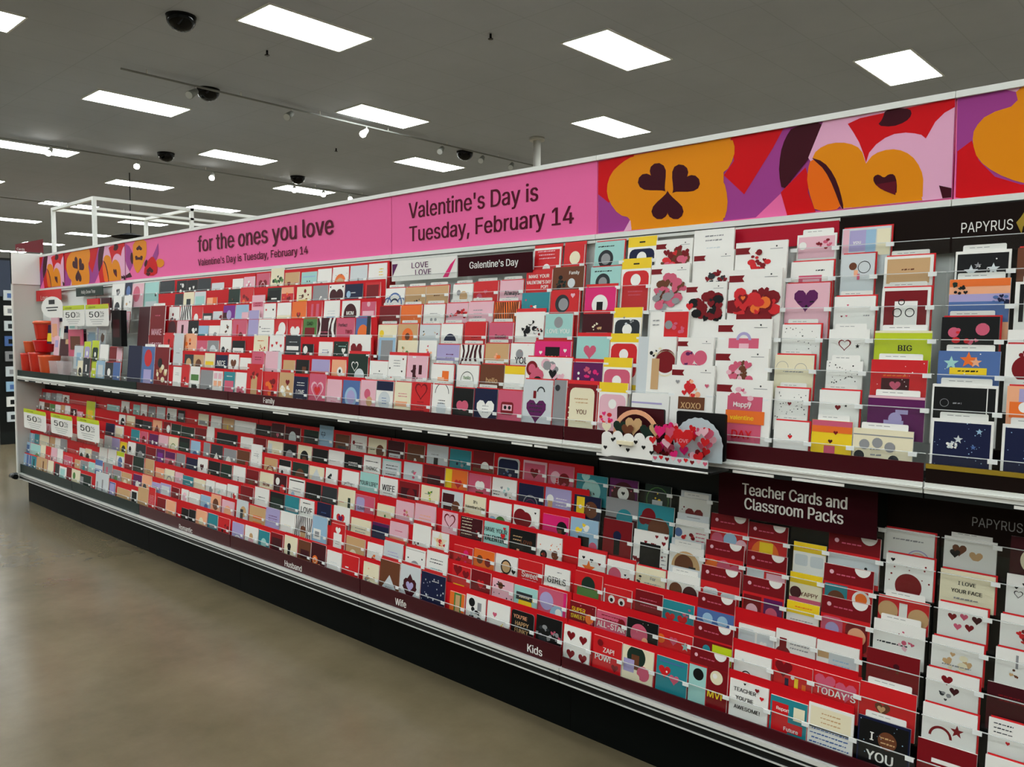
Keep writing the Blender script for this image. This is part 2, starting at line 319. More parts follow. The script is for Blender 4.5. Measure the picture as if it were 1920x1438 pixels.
CARDS = '''C L0 -8094 188 142 l -|r .2 .1 .5 1 G|
C L0 -7899 123 141 b -|r .5 0 .6 1 s|
C L0 -7768 119 143 t -|r .4 .2 .6 1 k|
C L0 -7631 112 149 T -||
C L0 -7514 125 150 T -|r .2 .2 .4 1 B|
C L0 -7370 131 149 i -||
C L0 -7201 92 140 c -||
C L0 -7100 150 129 w -|r .1 .1 .8 .9 a|
C L0 -6946 109 141 D -||
C L0 -6832 167 139 i -|c .3 .3 .16 g|
C L0 -6656 214 123 e -|r 0 .1 .3 1 G|
C L0 -6358 239 174 s -|r .1 .3 .2 1.6 G;r .5 .2 .6 1.6 G|silver card, bottom row, above the Romantic label
C L0 -6100 99 130 b -|r .1 .1 .9 1.2 v|
C L0 -5966 223 108 T -|r 0 .4 1 1.6 i|gold card, bottom row, above the Romantic label
C L0 -5725 99 121 w -|r .1 .1 .9 .8 k|
C L0 -5617 162 158 T -||
C L0 -5451 98 176 R -|x .5 .8 .8 6 p|
C L0 -5317 123 126 D -|x .5 .8 .8 5 p|
C L0 -5187 133 129 q -|r .3 .5 .6 1.3 T|
C L0 -4971 94 108 k -|r .2 .4 .5 .8 e|
C L0 -4869 84 114 k -||
C L0 -4777 135 127 q -|c .5 .5 .2 i;r .3 .6 .7 1.2 T|
C L0 -4627 117 128 t -|r .2 .5 .8 .7 G|
C L0 -4500 130 126 R B|B .6 .5 .3 6 D k|
C L0 -4336 127 122 v B|a .5 .9 .36 .06 w;a .5 .95 .22 .06 l|
C L0 -4194 138 125 w -|c .5 .4 .14 T;r .3 .5 .7 1.3 p|white card with pink dress, bottom row, above the Husband label
C L0 -4047 111 123 t -|c .5 .6 .25 a|
C L0 -3922 118 131 D -|r .1 .2 .9 1 m|
C L0 -3788 119 138 i B|r .3 .5 .5 1.2 k;c .4 .45 .14 k|
C L0 -3655 112 137 B -|r .2 .4 .9 .8 m|
C L0 -3537 125 145 m -|c .3 .7 .2 o;c .6 1 .2 q;o .3 .7 .12 .03 i|maroon card with orange rings, bottom row, above the Husband label
C L0 -3400 120 130 w B|x .5 .5 .5 2 s|plain white card with grey line, bottom row, above the Husband label
C L0 -3269 128 136 R B|r .2 .45 .4 .5 w|red card with white dash, bottom row, above the Wife label
C L0 -3102 116 130 i B|B .5 .7 .3 8 G T;h .35 .25 .1 q|ivory card with grey leafy wreath, bottom row, above the Wife label
C L0 -2978 141 166 B B|D .5 .9 .36 s;x .5 .9 .4 2 G|brown card with white diamond, bottom row, above the Wife label
C L0 -2832 136 171 s B|D .5 .7 .36 m;h .5 .7 .7 m;h .5 .68 .4 v|pale grey card with geometric dark heart, bottom row, above the Wife label
C L0 -2689 154 166 n B|d 30 .025 s;x .6 .2 .3 1 w;* .4 .95 .1 G|navy card with silver specks, bottom row, above the Wife label
C L0 -2502 88 119 o B|r .3 0 .8 1.3 g;r .4 .1 .7 1.2 T;c .3 1 .14 D|red card with green dinosaur shape, bottom row, above the Kids label
C L0 -2403 112 128 w B|c .3 .25 .16 k;r .6 .2 .8 .5 G;c .3 .85 .14 k;c .7 .9 .18 c;B .5 .6 .3 8 k s|white card with black cartoon spots, bottom row, above the Kids label
C L0 -2280 124 128 w B|c .4 .9 .2 y;h .35 .4 .2 P;r .35 1.05 .6 1.3 u;B .75 .65 .1 4 o y|white card with yellow bear shape, bottom row, above the Kids label
C L0 -2146 116 125 k rW|t .4 .2 .2 q YOU'RE;t .5 .42 .22 T HAPPY;t .5 .65 .22 T FUNKY|black rounded card with gold capitals, bottom row, above the Kids label
C L0 -2017 125 134 k B|B .3 .5 .3 12 G c;B .75 .5 .2 8 P G|black card with grey collage, bottom row, above the Kids label
C L0 -1880 122 129 w B|h .28 .3 .34 D;h .74 .34 .32 D;h .3 .85 .34 D;h .76 .88 .34 D|white card with four red hearts, bottom row, above the Kids label
C L0 -1742 123 126 R B|t .55 .36 .22 w ZAP!;t .36 .6 .26 w POW!;h .8 .8 .26 D;c .25 .18 .1 D|red card reading ZAP POW, bottom row, above the Kids label
C L0 -1615 126 124 i B|c .45 .25 .3 e;r .3 .2 .55 .6 B;r .05 .35 .4 .7 v;c .7 .65 .2 P;c .5 .8 .1 i|ivory card with brown and pink shapes, bottom row, above the Kids label
C L0 -1476 118 124 t W|h .28 .42 .42 R;h .6 .58 .34 P;r .1 .1 .9 .14 b;c .35 .4 .03 w|bright teal card with red heart, bottom row, above the Kids label
V L0 -1351 138 185 R -|P;r 0 .4 .46 1.3 a;c .25 .6 .14 k;r .48 .36 1 1.3 D;c .72 .55 .16 i;c .68 .52 .06 w;t .74 .95 .26 y MVP|red pack reading MVP beside mint picture, bottom row, below the Teacher Cards sign
C L0 -1204 128 124 w B|t .4 .22 .15 k TEACHER;t .4 .42 .15 k YOU'RE;t .48 .64 .15 k AWESOME!;h .72 .12 .12 D;h .85 .28 .12 R;h .4 .05 .07 k|white card reading TEACHER YOU'RE AWESOME, bottom row, below the Teacher Cards sign
C L0 -1068 114 113 t B|r .05 .15 .5 .9 R;t .35 .3 .14 w Report;r .3 .6 .9 .85 R;t .6 .78 .16 w Future;r .65 .15 .95 .5 i;r .05 .95 .7 1.15 y|teal card with stacked books, bottom row, below the Teacher Cards sign
C L0 -950 131 127 w W|r .05 .06 .95 .5 i;x .5 .28 .5 3 T;r 0 .5 1 .53 k;x .5 .7 .9 4 b|white card with blue ruled lines, bottom row, below the Teacher Cards sign
C L0 -807 139 136 n W|r .03 .05 .97 1.3 k;t .28 .36 .26 w I;c .58 .38 .18 B;x .58 .38 .3 2 T;t .45 .74 .3 w YOU;d 22 .012 l|black card with planet reading I YOU, bottom row, under the lower brown sign
C L0 -649 143 124 D -|r .25 .3 .85 .38 w|dark red card with white ribbon strip, bottom row, under the lower brown sign
C L0 -487 114 134 w E||blank white bottom card, bottom row, under the lower brown sign
C L1 -8102 225 149 l -|r .1 .1 .9 .9 b|
C L1 -7865 242 148 a -|c .7 .6 .3 g|
C L1 -7614 115 154 i -||
C L1 -7495 125 159 R -||
C L1 -7365 136 160 p -|r .1 .6 .3 1 m|
C L1 -7221 118 163 w -||
C L1 -7073 171 124 P -|O .3 .4 .4 w|
C L1 -6838 109 117 T -||
C L1 -6718 152 124 G -|r .3 .2 .6 1 t|
C L1 -6554 113 129 a -||
C L1 -6430 140 163 b -|r 0 .3 1 .5 s|
C L1 -6267 153 158 G -|r .3 .2 .5 1 P|
C L1 -6099 141 125 G -|c .4 .5 .2 g|
C L1 -5943 157 124 T -|c .4 .5 .2 i|
C L1 -5749 139 134 u -|c .5 .5 .2 w|
C L1 -5604 145 146 q -|c .3 .6 .2 k|
C L1 -5449 119 116 v -|r .2 .2 .7 1 G|
C L1 -5323 146 126 v -|r .1 .1 .9 1 s|
C L1 -5154 99 119 D -||
C L1 -5024 95 125 w -|c .5 .5 .3 p|
C L1 -4919 141 120 w -|x .5 .5 .6 1 s|
C L1 -4767 121 124 l -|c .6 .6 .2 b|
C L1 -4636 114 146 q -|c .5 .5 .3 B|
C L1 -4504 140 130 p -|c .5 .5 .3 q|
C L1 -4334 127 156 s -|c .6 .5 .25 T;r .35 .4 .6 1 c|
C L1 -4190 168 143 T -|r .25 .3 .8 .4 o;r .25 .5 .8 .6 o;r .25 .7 .8 .8 o|tan card with orange bars, second row up, above the Husband label
C L1 -4015 139 158 v -|x .5 .4 .7 3 u;r .1 .9 .9 1.1 P|lilac card with purple writing, second row up, above the Husband label
C L1 -3868 139 159 w -|x .5 .5 .5 1 i|white card with faint gold line, second row up, above the Husband label
C L1 -3724 151 160 w -|Z 9 k;c .5 .5 .18 B;r .35 .55 .65 1.1 T|black and white striped card, second row up, above the Husband label
C L1 -3567 129 181 l -|r .1 .5 .6 .9 w;r .2 .6 .5 .8 G|silver blue card with cassette, second row up, above the Husband label
C L1 -3402 115 169 R B|r .2 .4 .8 1.2 w;h .5 .3 .4 w;x .5 .8 .3 2 G|red card with white arched tag, second row up, above the Husband label
C L1 -3273 148 127 T B|c .4 .6 .2 i;c .7 .7 .14 o|gold card with pale flowers, second row up, above the Wife label
C L1 -3104 116 125 w B|B .6 .6 .25 7 o B|white card with orange foxes, second row up, above the Wife label
C L1 -2981 135 155 s B|x .5 .4 .6 2 v|pearly white card, second row up, above the Wife label
C L1 -2826 134 153 w B|r .04 .05 .96 .06 k;c .5 .65 .25 G;h .15 .35 .08 k;h .85 .3 .08 k|white card with grey cat shape, second row up, above the Wife label
C L1 -2683 134 163 w B|x .5 .3 .7 2 c;x .5 .6 .6 2 t|white card with floral script, second row up, above the Wife label
C L1 -2516 111 134 R -|h .3 .2 .5 D;h .75 .3 .4 D;r .1 .7 .7 .9 y|red card with yellow crown, second row up, above the Kids label
C L1 -2398 110 136 D B|h .5 .5 .4 R;x .6 .6 .4 1 P|dark red card with faint heart, second row up, above the Kids label
C L1 -2277 115 124 p B|r .2 .15 .6 .2 k;d 14 .03 k;c .4 .2 .12 B|blush card with dark polka dots, second row up, above the Kids label
C L1 -2156 120 123 a W|c .5 .6 .3 y;r .1 .2 .8 .45 c;x .45 .35 .5 1 i;h .85 .4 .12 y|aqua card with yellow round face, second row up, above the Kids label
C L1 -2029 137 142 P W|c .3 .35 .25 v;c .7 .65 .25 l;c .75 .6 .12 w;r .9 0 1 1 H|pink and violet pony coloured card, second row up, above the Kids label
C L1 -1873 117 122 D W|t .35 .22 .2 y SUPER;t .35 .44 .2 y SWEET;c .8 .42 .16 o;d 7 .03 P|dark red card reading SUPER SWEET, second row up, above the Kids label
C L1 -1749 130 117 P -|x .5 .15 .7 2 D;t .5 .36 .26 w ALL-STAR;c .85 .2 .12 D|rose card reading ALL-STAR, second row up, above the Kids label
C L1 -1615 126 123 k W|c .4 .4 .28 P;c .6 .55 .1 q;d 10 .015 w|black card with pink cupcake, second row up, above the Kids label
C L1 -1486 131 115 R W|c .08 .25 .12 o;h .45 .25 .26 P;h .5 .62 .3 P;* .8 .3 .12 a;h .9 .65 .2 o|red card with pink and orange shapes, second row up, above the Kids label
V L1 -1352 139 174 R -|P;r 0 .4 1 1 D;r .5 .45 1 .85 L;c .35 .6 .1 t|red pack with lime corner, second row up, below the Teacher Cards sign
C L1 -1204 123 116 w B|a .35 .6 .14 .03 k;a .7 .7 .14 .03 k;B .3 .2 .1 3 s w|white bear-eared card with black arches, second row up, below the Teacher Cards sign
C L1 -1071 119 122 R B|r .3 .4 .4 .9 n;r .55 .35 .65 .9 y;c .5 .35 .05 w;r .75 .45 .85 .9 o;h .25 .2 .5 D|red card with coloured candles, second row up, below the Teacher Cards sign
C L1 -948 132 123 R B|h .26 .25 .5 P;h .72 .32 .5 P;t .5 .4 .24 w TODAY'S|red card reading TODAY'S, second row up, below the Teacher Cards sign
C L1 -813 150 131 R W|h .42 .44 .3 B;h .4 .44 .16 T|red card with brown bear heart, second row up, under the lower brown sign
C L1 -646 132 122 w E|* .65 .42 .13 D;a .35 .62 .22 .05 D|white card with red star flower, second row up, under the lower brown sign
C L1 -488 112 131 w E|x .3 .2 .4 3 c;h .4 .5 .1 R|white card with black handwriting, second row up, under the lower brown sign
C L2 -8104 255 134 l -|r .4 0 .5 1 b;r .7 0 .8 1 s|
C L2 -7843 116 138 t -||
C L2 -7709 221 142 i -|r .1 .5 .4 .8 L|
C L2 -7465 120 145 T -||
C L2 -7340 117 147 w -||
C L2 -7219 141 152 G -||
C L2 -6807 119 117 w -|c .4 .6 .3 k|
C L2 -6684 118 124 i -|c .4 .6 .3 k|
C L2 -6550 125 116 G -||
C L2 -6413 148 161 w -|x .5 .5 .5 2 s|
C L2 -6253 149 164 w -|x .5 .5 .5 2 a|
C L2 -6093 130 162 w -|r 0 0 1 .25 L;c .5 .6 .3 b|
C L2 -5945 127 156 D -||
C L2 -5809 175 157 e -|D .5 .9 .25 w|
C L2 -5616 139 159 T -|x .5 .6 .5 2 B|
C L2 -5449 129 117 q -|x .5 .5 .5 2 T|
C L2 -5311 137 125 i -|a .5 .6 .3 .06 G|
C L2 -5161 106 121 p -|x .5 .5 .5 1 P|
C L2 -5052 142 113 t -|x .5 .4 .5 2 w|
C L2 -4899 144 113 i -|x .5 .5 .6 2 T|
C L2 -4746 110 123 w -|c .6 .5 .2 G|
C L2 -4627 134 120 w -|B .5 .5 .3 6 a G|
C L2 -4485 122 129 w -|r .4 .4 .5 .9 G;c .7 .5 .14 R|
C L2 -4332 139 140 D -||
C L2 -4175 149 154 w -|x .5 .4 .5 2 c;r 0 .75 1 1 R|white card with red base, third row up, above the Husband label
C L2 -4012 142 149 k -|r .1 .2 .9 .8 e|black green card, third row up, above the Husband label
C L2 -3862 135 150 t -|r .1 .5 .9 .6 G;r .1 .75 .9 .85 B|teal card with brown line, third row up, above the Husband label
C L2 -3719 130 150 w -|t .5 .42 .38 k LOVE;x .5 .14 .6 1 c|white card reading LOVE, third row up, above the Husband label
C L2 -3561 121 155 n -|x .5 .4 .4 1 b|dark navy card, third row up, above the Husband label
C L2 -3416 134 159 w -|h .45 .5 .55 R;h .45 .46 .3 u|white card with crimson heart, third row up, above the Wife label
C L2 -3267 155 122 i B|x .5 .4 .6 3 G;r .1 .7 .3 .85 k;r .35 .75 .9 .85 w|ivory card with black and white ribbon, third row up, above the Wife label
C L2 -3099 123 127 n B|r 0 0 1 .12 u;r .5 .6 .7 .95 s;x .5 .35 .5 1 b|navy card with silver beam, third row up, above the Wife label
C L2 -2969 129 151 p B|r 0 .55 1 .9 q;x .5 .3 .5 1 P|pale pink card with peach wave, third row up, above the Wife label
C L2 -2805 120 166 w B|B .2 .75 .15 5 k D|pale card with dark corner bloom, third row up, above the Wife label
C L2 -2676 108 154 w -|* .5 .4 .45 i;B .5 .5 .3 6 R q|white star shaped card with red specks, third row up, above the Wife label
C L2 -2532 114 119 R B|B .5 .4 .35 8 D H|red card with dark pattern, third row up, above the Kids label
C L2 -2409 118 125 o B|h .28 .3 .5 o;h .72 .3 .5 o;c .3 .35 .15 B;c .7 .4 .15 D|orange double heart card, third row up, above the Kids label
C L2 -2284 120 127 w B|c .5 .4 .24 T;o .5 .38 .24 .05 k;h .85 .5 .2 k;r .3 .6 .6 .9 k|white card with black curly figure shape, third row up, above the Kids label
C L2 -2158 126 130 R B|t .5 .45 .28 w Sweet;r .2 .55 .8 .6 R;x .5 .6 .6 1 p|red card reading Sweet, third row up, above the Kids label
C L2 -2021 125 130 w B|t .5 .4 .3 k GIRLS;x .6 .14 .2 1 G|white card reading GIRLS, third row up, above the Kids label
C L2 -1871 125 139 R B|c .5 .35 .25 e;r .1 .45 .9 .7 g|red card with green blob, third row up, above the Kids label
C L2 -1737 121 114 R -|c .28 .3 .28 R;c .72 .3 .28 R;c .3 .38 .12 w;c .66 .4 .12 w;c .3 .4 .06 k;c .66 .42 .06 k;r 0 .1 .06 .8 s|red heart shaped card with eyes, third row up, above the Kids label
C L2 -1600 111 127 D W|x .5 .35 .7 3 P|dark red card with pink verse, third row up, above the Kids label
C L2 -1486 119 118 t -|h .25 .5 .35 R;h .65 .5 .35 R;B .8 .25 .15 5 P t|teal card with two red hearts, third row up, below the Teacher Cards sign
V L2 -1355 134 171 R -|P;r 0 .38 1 .85 b;c .3 .6 .14 l;c .7 .6 .14 l|red pack with blue shark picture, third row up, below the Teacher Cards sign
C L2 -1204 122 104 w WB|R .02 .1 .46 .7 s;R .52 .12 .96 .75 s;h .7 .42 .2 w|white card with two grey tombstone shapes, third row up, below the Teacher Cards sign
C L2 -1079 124 118 w B|c .2 .6 .2 D;r .1 .2 .28 .6 D;x .6 .35 .5 2 G;h .62 .75 .3 R|white card with dark red rocket, third row up, below the Teacher Cards sign
C L2 -951 123 116 w B|r .03 .25 .35 .4 T;r .3 .25 .95 .8 s;x .6 .45 .4 2 l|white card with tan pencil, third row up, below the Teacher Cards sign
C L2 -806 141 132 D -|B .55 .38 .18 6 B m|dark red card with gold bloom, third row up, under the lower brown sign
C L2 -647 128 120 w E|h .4 .2 .24 D;h .55 .4 .2 m;B .35 .5 .15 6 c G|white card with dark red rose stem, third row up, under the lower brown sign
C L2 -500 116 123 m -|x .5 .3 .6 2 D|maroon card with dark lettering, third row up, under the lower brown sign
C L3 -7683 157 147 p -|r .6 .1 .7 1 R|
C L3 -7046 113 115 w E|c .5 .7 .3 i|
C L3 -6499 95 124 w E||
C L3 -6381 135 157 s -||
C L3 -6240 136 152 v -||
C L3 -6087 116 137 y -|c .5 .5 .3 c|
C L3 -5955 127 149 w -|c .3 .4 .16 k|
C L3 -5820 154 149 c -|c .5 .6 .3 G|
C L3 -5645 146 142 D -||
C L3 -5493 122 145 u -|r .2 .2 .8 .8 V|
C L3 -5358 143 141 P -|c .6 .6 .25 D;r 0 0 1 .3 u|
C L3 -5198 121 144 G -|c .7 .6 .16 D|
C L3 -5055 146 132 n -||
C L3 -4903 127 146 w -|h .45 .45 .4 m|
C L3 -4762 142 143 k -|r .1 .5 .2 1 T|
C L3 -4607 130 142 e -||
C L3 -4462 138 146 w -|t .45 .6 .5 k j|
C L3 -4308 132 143 D -|r .2 .4 .6 .8 B|
C L3 -4162 142 146 i -|t .5 .45 .26 D Wow;x .5 .65 .5 1 c|ivory card reading Wow, fourth row up, above the Husband label
C L3 -4013 127 152 m -|c .3 .3 .16 w;c .7 .6 .2 R|
C L3 -3863 149 149 w -|r .05 .06 .95 .1 k;x .5 .4 .6 2 G;c .3 .6 .12 l|white card with silver script, fourth row up, above the Husband label
C L3 -3700 137 144 k -|x .5 .4 .5 1 G|black card with dim script, fourth row up, above the Husband label
C L3 -3551 128 144 c -|r .2 .7 .8 .85 w|charcoal card with white line, fourth row up, above the Husband label
C L3 -3412 140 154 i B|r .6 .3 .75 .8 e;x .25 .5 .3 1 o|cream card with green stem, fourth row up, above the Wife label
C L3 -3268 150 141 P B|R .06 .08 .5 .7 v;t .35 .42 .2 m Love|rose card reading Love, fourth row up, above the Wife label
C L3 -3093 128 120 i B|B .5 .55 .3 6 w g|ivory card with white lace, fourth row up, above the Wife label
C L3 -2955 126 155 p B|B .6 .45 .2 5 P T|blush card with tan roses, fourth row up, above the Wife label
C L3 -2820 140 160 p B|x .5 .4 .6 2 q;c .3 .6 .1 q|pale blush card with script, fourth row up, above the Wife label
C L3 -2636 96 152 p -|h .5 .42 .95 p;O .5 .42 .8 D|pink heart shaped card with red outline, fourth row up, above the Wife label
C L3 -2519 131 148 m B|x .3 .3 .5 6 i;B .8 .5 .15 6 w D|maroon card with cream verse, fourth row up, above the Kids label
C L3 -2377 138 149 a B|t .45 .22 .2 k HAVE~YOUR;t .5 .47 .28 k VALENTINE;h .8 .35 .2 R;h .85 .12 .12 R|aqua card reading HAVE YOUR VALENTINE, fourth row up, above the Kids label
C L3 -2229 139 143 k B|x .3 .25 .4 2 T;t .65 .3 .24 B Love;r .3 .55 .4 .8 q|black card with brown lettering, fourth row up, above the Kids label
C L3 -2084 127 145 w B|c .22 .05 .18 w;c .8 .1 .18 w;c .3 .6 .14 k;c .75 .55 .14 B;c .3 .6 .07 D;d 14 .02 o|white animal-eared card, fourth row up, above the Kids label
C L3 -1875 124 119 w B|* .4 .5 .26 o;h .2 .2 .12 k;h .5 .25 .14 k;h .8 .3 .12 D|white card with orange star, fourth row up, above the Kids label
C L3 -1741 117 110 w B|c .3 .45 .24 P;B .75 .5 .18 5 k D|white card with pink and black flowers, fourth row up, above the Kids label
C L3 -1616 121 112 i E|B .15 .4 .15 5 c T;t .6 .3 .15 G For;x .6 .5 .6 2 G;r .2 .62 .9 .7 s|cream card with grey writing, fourth row up, above the Kids label
C L3 -1487 126 116 w WS|c .28 .45 .2 B;c .72 .5 .22 m;r .3 .55 .8 .8 w|white card with brown round pair, fourth row up, below the Teacher Cards sign
V L3 -1358 140 165 R -|P;R .08 .5 .46 .85 s;R .54 .55 .94 .95 s|red pack with two pale green cards, fourth row up, below the Teacher Cards sign
V L3 -1207 139 160 R -|P;r .04 .42 .47 .95 D;r .53 .42 .97 .98 u;c .25 .75 .14 p;c .72 .75 .14 P|red pack with two plum panels, fourth row up, below the Teacher Cards sign
V L3 -1058 101 114 y -|r 0 .36 1 1 w;x .5 .55 .8 1 G;x .5 .15 .6 1 o;R .1 .6 .9 .9 p|yellow pack with white letters, fourth row up, below the Teacher Cards sign
V L3 -952 144 152 R -|P;R .02 .4 .46 .9 P;R .52 .45 .96 1 D;c .25 .65 .14 v;c .75 .7 .18 q|red pack with pink and maroon faces, fourth row up, below the Teacher Cards sign
C L3 -798 137 120 w W|x .4 .45 .7 1 c;B .65 .42 .15 6 p P;B .55 .2 .06 3 P D|white card with pink flower and script, fourth row up, under the lower brown sign
C L3 -643 126 109 w E|B .5 .45 .3 9 T i;x .5 .55 .6 1 G|white card with gold shimmer, fourth row up, under the lower brown sign
C L3 -489 116 118 w E|r .4 .1 .45 .4 G;B .4 .5 .14 6 T B|white card with rust leaves, fourth row up, under the lower brown sign
C L4 -6416 163 155 n -||
C L4 -6240 148 148 w -|r .1 .1 .9 .9 i|
C L4 -5957 139 144 t -||
C L4 -5802 117 142 P -|c .5 .5 .25 D|
C L4 -5657 140 138 u -|c .4 .4 .1 w|
C L4 -5505 135 143 p -|B .5 .5 .3 6 D P|
C L4 -5357 135 144 i -|a .5 .6 .3 .04 g|
C L4 -5209 145 153 k -|r .1 .2 .9 .8 e|
C L4 -5046 126 147 l -|c .5 .8 .3 b|
C L4 -4875 80 150 G -||
C L4 -4779 143 148 c -|D .5 .7 .3 w|
C L4 -4619 151 138 G -|c .4 .5 .2 w|
C L4 -4460 144 145 B -|c .8 .5 .12 R|
C L4 -4304 119 195 w -|x .5 .5 .5 2 G;d 8 .02 c|
C L4 -4154 132 133 T -|a .5 .6 .3 .06 D;a .5 .65 .2 .06 i|
C L4 -3999 115 139 w -|c .5 .6 .3 w;r 0 0 1 .3 k;c .3 .6 .1 k|
C L4 -3865 152 139 e -|c .5 .5 .3 B;r .3 .7 .8 .9 i|dark olive card, fifth row up, above the Husband label
C L4 -3703 131 136 i -|D .5 .5 .35 s|cream card with grey peak, fifth row up, above the Husband label
C L4 -3555 103 142 w -|B .3 .4 .25 6 k c|
C L4 -3414 139 148 w -|a .4 .7 .3 .03 G;x .45 .45 .6 1 c|white card with pale rainbow, fifth row up, above the Wife label
C L4 -3264 145 157 a -|t .5 .36 .22 k "OUR~LIFE"|sage card reading OUR LIFE, fifth row up, above the Wife label
C L4 -3106 131 150 w -|t .5 .36 .34 k WIFE;x .5 .6 .6 2 G;x .5 .85 .5 2 k|white card reading WIFE, fifth row up, above the Wife label
C L4 -2961 140 149 D -|r .1 .2 .9 .9 m;c .6 .4 .2 D|dark red card with deep red mark, fifth row up, above the Wife label
C L4 -2806 122 150 i -|B .6 .4 .25 6 g L;x .4 .3 .4 1 G|cream card with green leaves, fifth row up, above the Wife label
C L4 -2667 134 147 s -|r .05 .1 .6 .4 m;c .7 .5 .2 B;r .1 .5 .5 .8 m|white card with brown word shapes, fifth row up, above the Kids label
C L4 -2521 127 145 i E|t .52 .2 .16 k It's;t .52 .38 .15 k Valentine's~Day;c .2 .8 .2 o;c .55 .85 .2 l|ivory card reading Valentine's Day, fifth row up, above the Kids label
C L4 -2373 126 140 w -|c .3 .4 .3 w;c .55 .7 .24 g;c .2 .7 .2 l|white heart card with green hill, fifth row up, above the Kids label
C L4 -2234 139 143 w B|c .28 .35 .26 D;c .5 .38 .22 D;h .85 .15 .08 k;c .8 .7 .18 P|white card with two red round shapes, fifth row up, above the Kids label
C L4 -2075 130 131 H -|c .75 .35 .2 k;r .6 .4 .75 .8 B;r 0 .5 .5 1 R|crimson card with black curl, fifth row up, above the Kids label
C L4 -1936 132 139 l -|B .5 .35 .25 6 y w;r .3 .5 .7 1 k;c .15 .7 .14 b;c .85 .75 .14 P|light blue card with bright badge, fifth row up, above the Kids label
C L4 -1781 127 159 D -|r .4 .5 .6 1 k;c .5 .45 .14 n|dark red card with black shape, fifth row up, above the Kids label
C L4 -1645 142 141 w -|r 0 0 1 .15 w;H 16 .06 D;r .2 .3 .8 .9 k;x .9 .6 .15 4 G|white card with burgundy hearts around black, fifth row up, above the Kids label
C L4 -1495 131 114 w WS|c .5 .55 .42 T;c .45 .5 .28 B;r .6 .5 .8 .9 c|white card with round sloth brown shape, fifth row up, below the Teacher Cards sign
V L4 -1357 138 153 R -|P;c .2 .62 .18 o;c .5 .6 .18 P;c .8 .66 .16 P|red pack with orange and pink flowers, fifth row up, below the Teacher Cards sign
V L4 -1208 134 143 R -|P;r .02 .4 .46 .75 s;r .52 .45 .98 .8 p|red pack with silver and pink cards, fifth row up, below the Teacher Cards sign
V L4 -1061 101 105 y -|r 0 .32 1 1 i;t .62 .62 .2 B YAPPY;c .2 .6 .18 m;r 0 .75 1 1 P|yellow pack reading YAPPY, fifth row up, below the Teacher Cards sign
V L4 -957 145 151 R -|P;r .04 .4 .5 .9 t;c .28 .7 .18 B;c .78 .62 .18 w;c .78 .6 .12 o|red pack with teal and coffee cards, fifth row up, below the Teacher Cards sign
C L4 -795 136 92 R W|c .2 .3 .2 T;c .8 .36 .2 T;r .42 .1 .58 .6 w;c .5 .5 .05 k;c .36 .4 .03 k;c .66 .44 .03 k|red card with brown dog ears, fifth row up, under the lower brown sign
C L4 -637 120 107 w E|h .3 .3 .2 D;h .54 .26 .18 P;h .8 .28 .22 m;h .42 .5 .18 P;h .66 .48 .2 D|white card with five red balloon hearts, fifth row up, under the lower brown sign
C L4 -486 118 108 w E|B .45 .4 .2 9 D R|white card with red roses bunch, fifth row up, under the lower brown sign
C L5 -7945 121 131 w -|r .2 .3 .5 1 k|
C L5 -7815 134 128 B -||
C L5 -7676 124 126 g -||
C L5 -7541 115 128 w -|x .5 .5 .6 1 P|
C L5 -7417 85 132 T -||
C L5 -7319 111 134 w -|c .5 .9 .3 P|
C L5 -7193 127 117 m -|r .5 .1 .7 1 w|
C L5 -7047 112 104 p -||
C L5 -6866 175 199 L -|r .2 .4 .8 .9 y|
C L5 -6227 113 137 w -|c .6 .5 .3 k|
C L5 -6094 143 140 i -|r 0 .3 1 .6 T|
C L5 -5938 123 124 k -||
C L5 -5810 132 121 c -||
C L5 -5655 137 139 q -|D .5 .7 .4 D|
C L5 -5489 108 138 D -|c .7 .4 .25 w|
C L5 -5368 139 135 e -|r .2 .7 .8 1 w|
C L5 -5225 180 130 e -||dark green card, sixth row up, above the Romantic label
C L5 -5032 148 136 D -|c .5 .6 .3 m|
C L5 -4877 91 155 w -|h .5 .5 .4 w|
C L5 -4748 243 131 k -|r .1 .4 .5 .7 e|black wide card, sixth row up, above the Romantic label
C L5 -4460 137 129 w -|x .5 .5 .5 2 G|
C L5 -4309 132 138 D -||
C L5 -4160 159 134 i -|r .05 .1 .3 .9 s;x .2 .5 .2 3 c;x .65 .4 .4 1 T|cream card with side letters, sixth row up, above the Husband label
C L5 -3993 126 133 k -|c .5 .55 .3 G|
C L5 -3851 132 138 i -|c .5 .5 .3 k;c .5 .6 .16 B|cream card with dark owl shape, sixth row up, above the Husband label
C L5 -3709 137 133 k -||plain black card, sixth row up, above the Husband label
C L5 -3564 135 139 w -|r .1 .6 .5 .9 m;x .3 .4 .4 1 G|white card with maroon corner, sixth row up, above the Husband label
C L5 -3425 145 131 k -|x .5 .3 .6 2 w|black card with white lettering, sixth row up, above the Wife label
C L5 -3266 133 143 w -|x .5 .2 .8 1 k;t .5 .45 .22 k THINGS;x .5 .65 .6 1 k|white card with black capitals, sixth row up, above the Wife label
C L5 -3119 138 141 a -|r .06 .06 .94 .75 s;x .5 .25 .7 2 k;x .5 .5 .6 1 k|sage card with black capitals, sixth row up, above the Wife label
C L5 -2958 129 144 s -|B .6 .4 .2 5 P G|silver card with pink animal, sixth row up, above the Wife label
C L5 -2817 142 147 D -|r .2 .3 .8 .9 m|plain dark red card, sixth row up, above the Wife label
C L5 -2670 140 146 o -|r 0 0 .3 .9 y;h .6 .45 .35 R|orange card with red heart, sixth row up, above the Kids label
C L5 -2521 131 142 P -|c .45 .35 .14 w;c .6 .35 .14 w;r .35 .55 .7 .7 B|rose card with white round eyes, sixth row up, above the Kids label
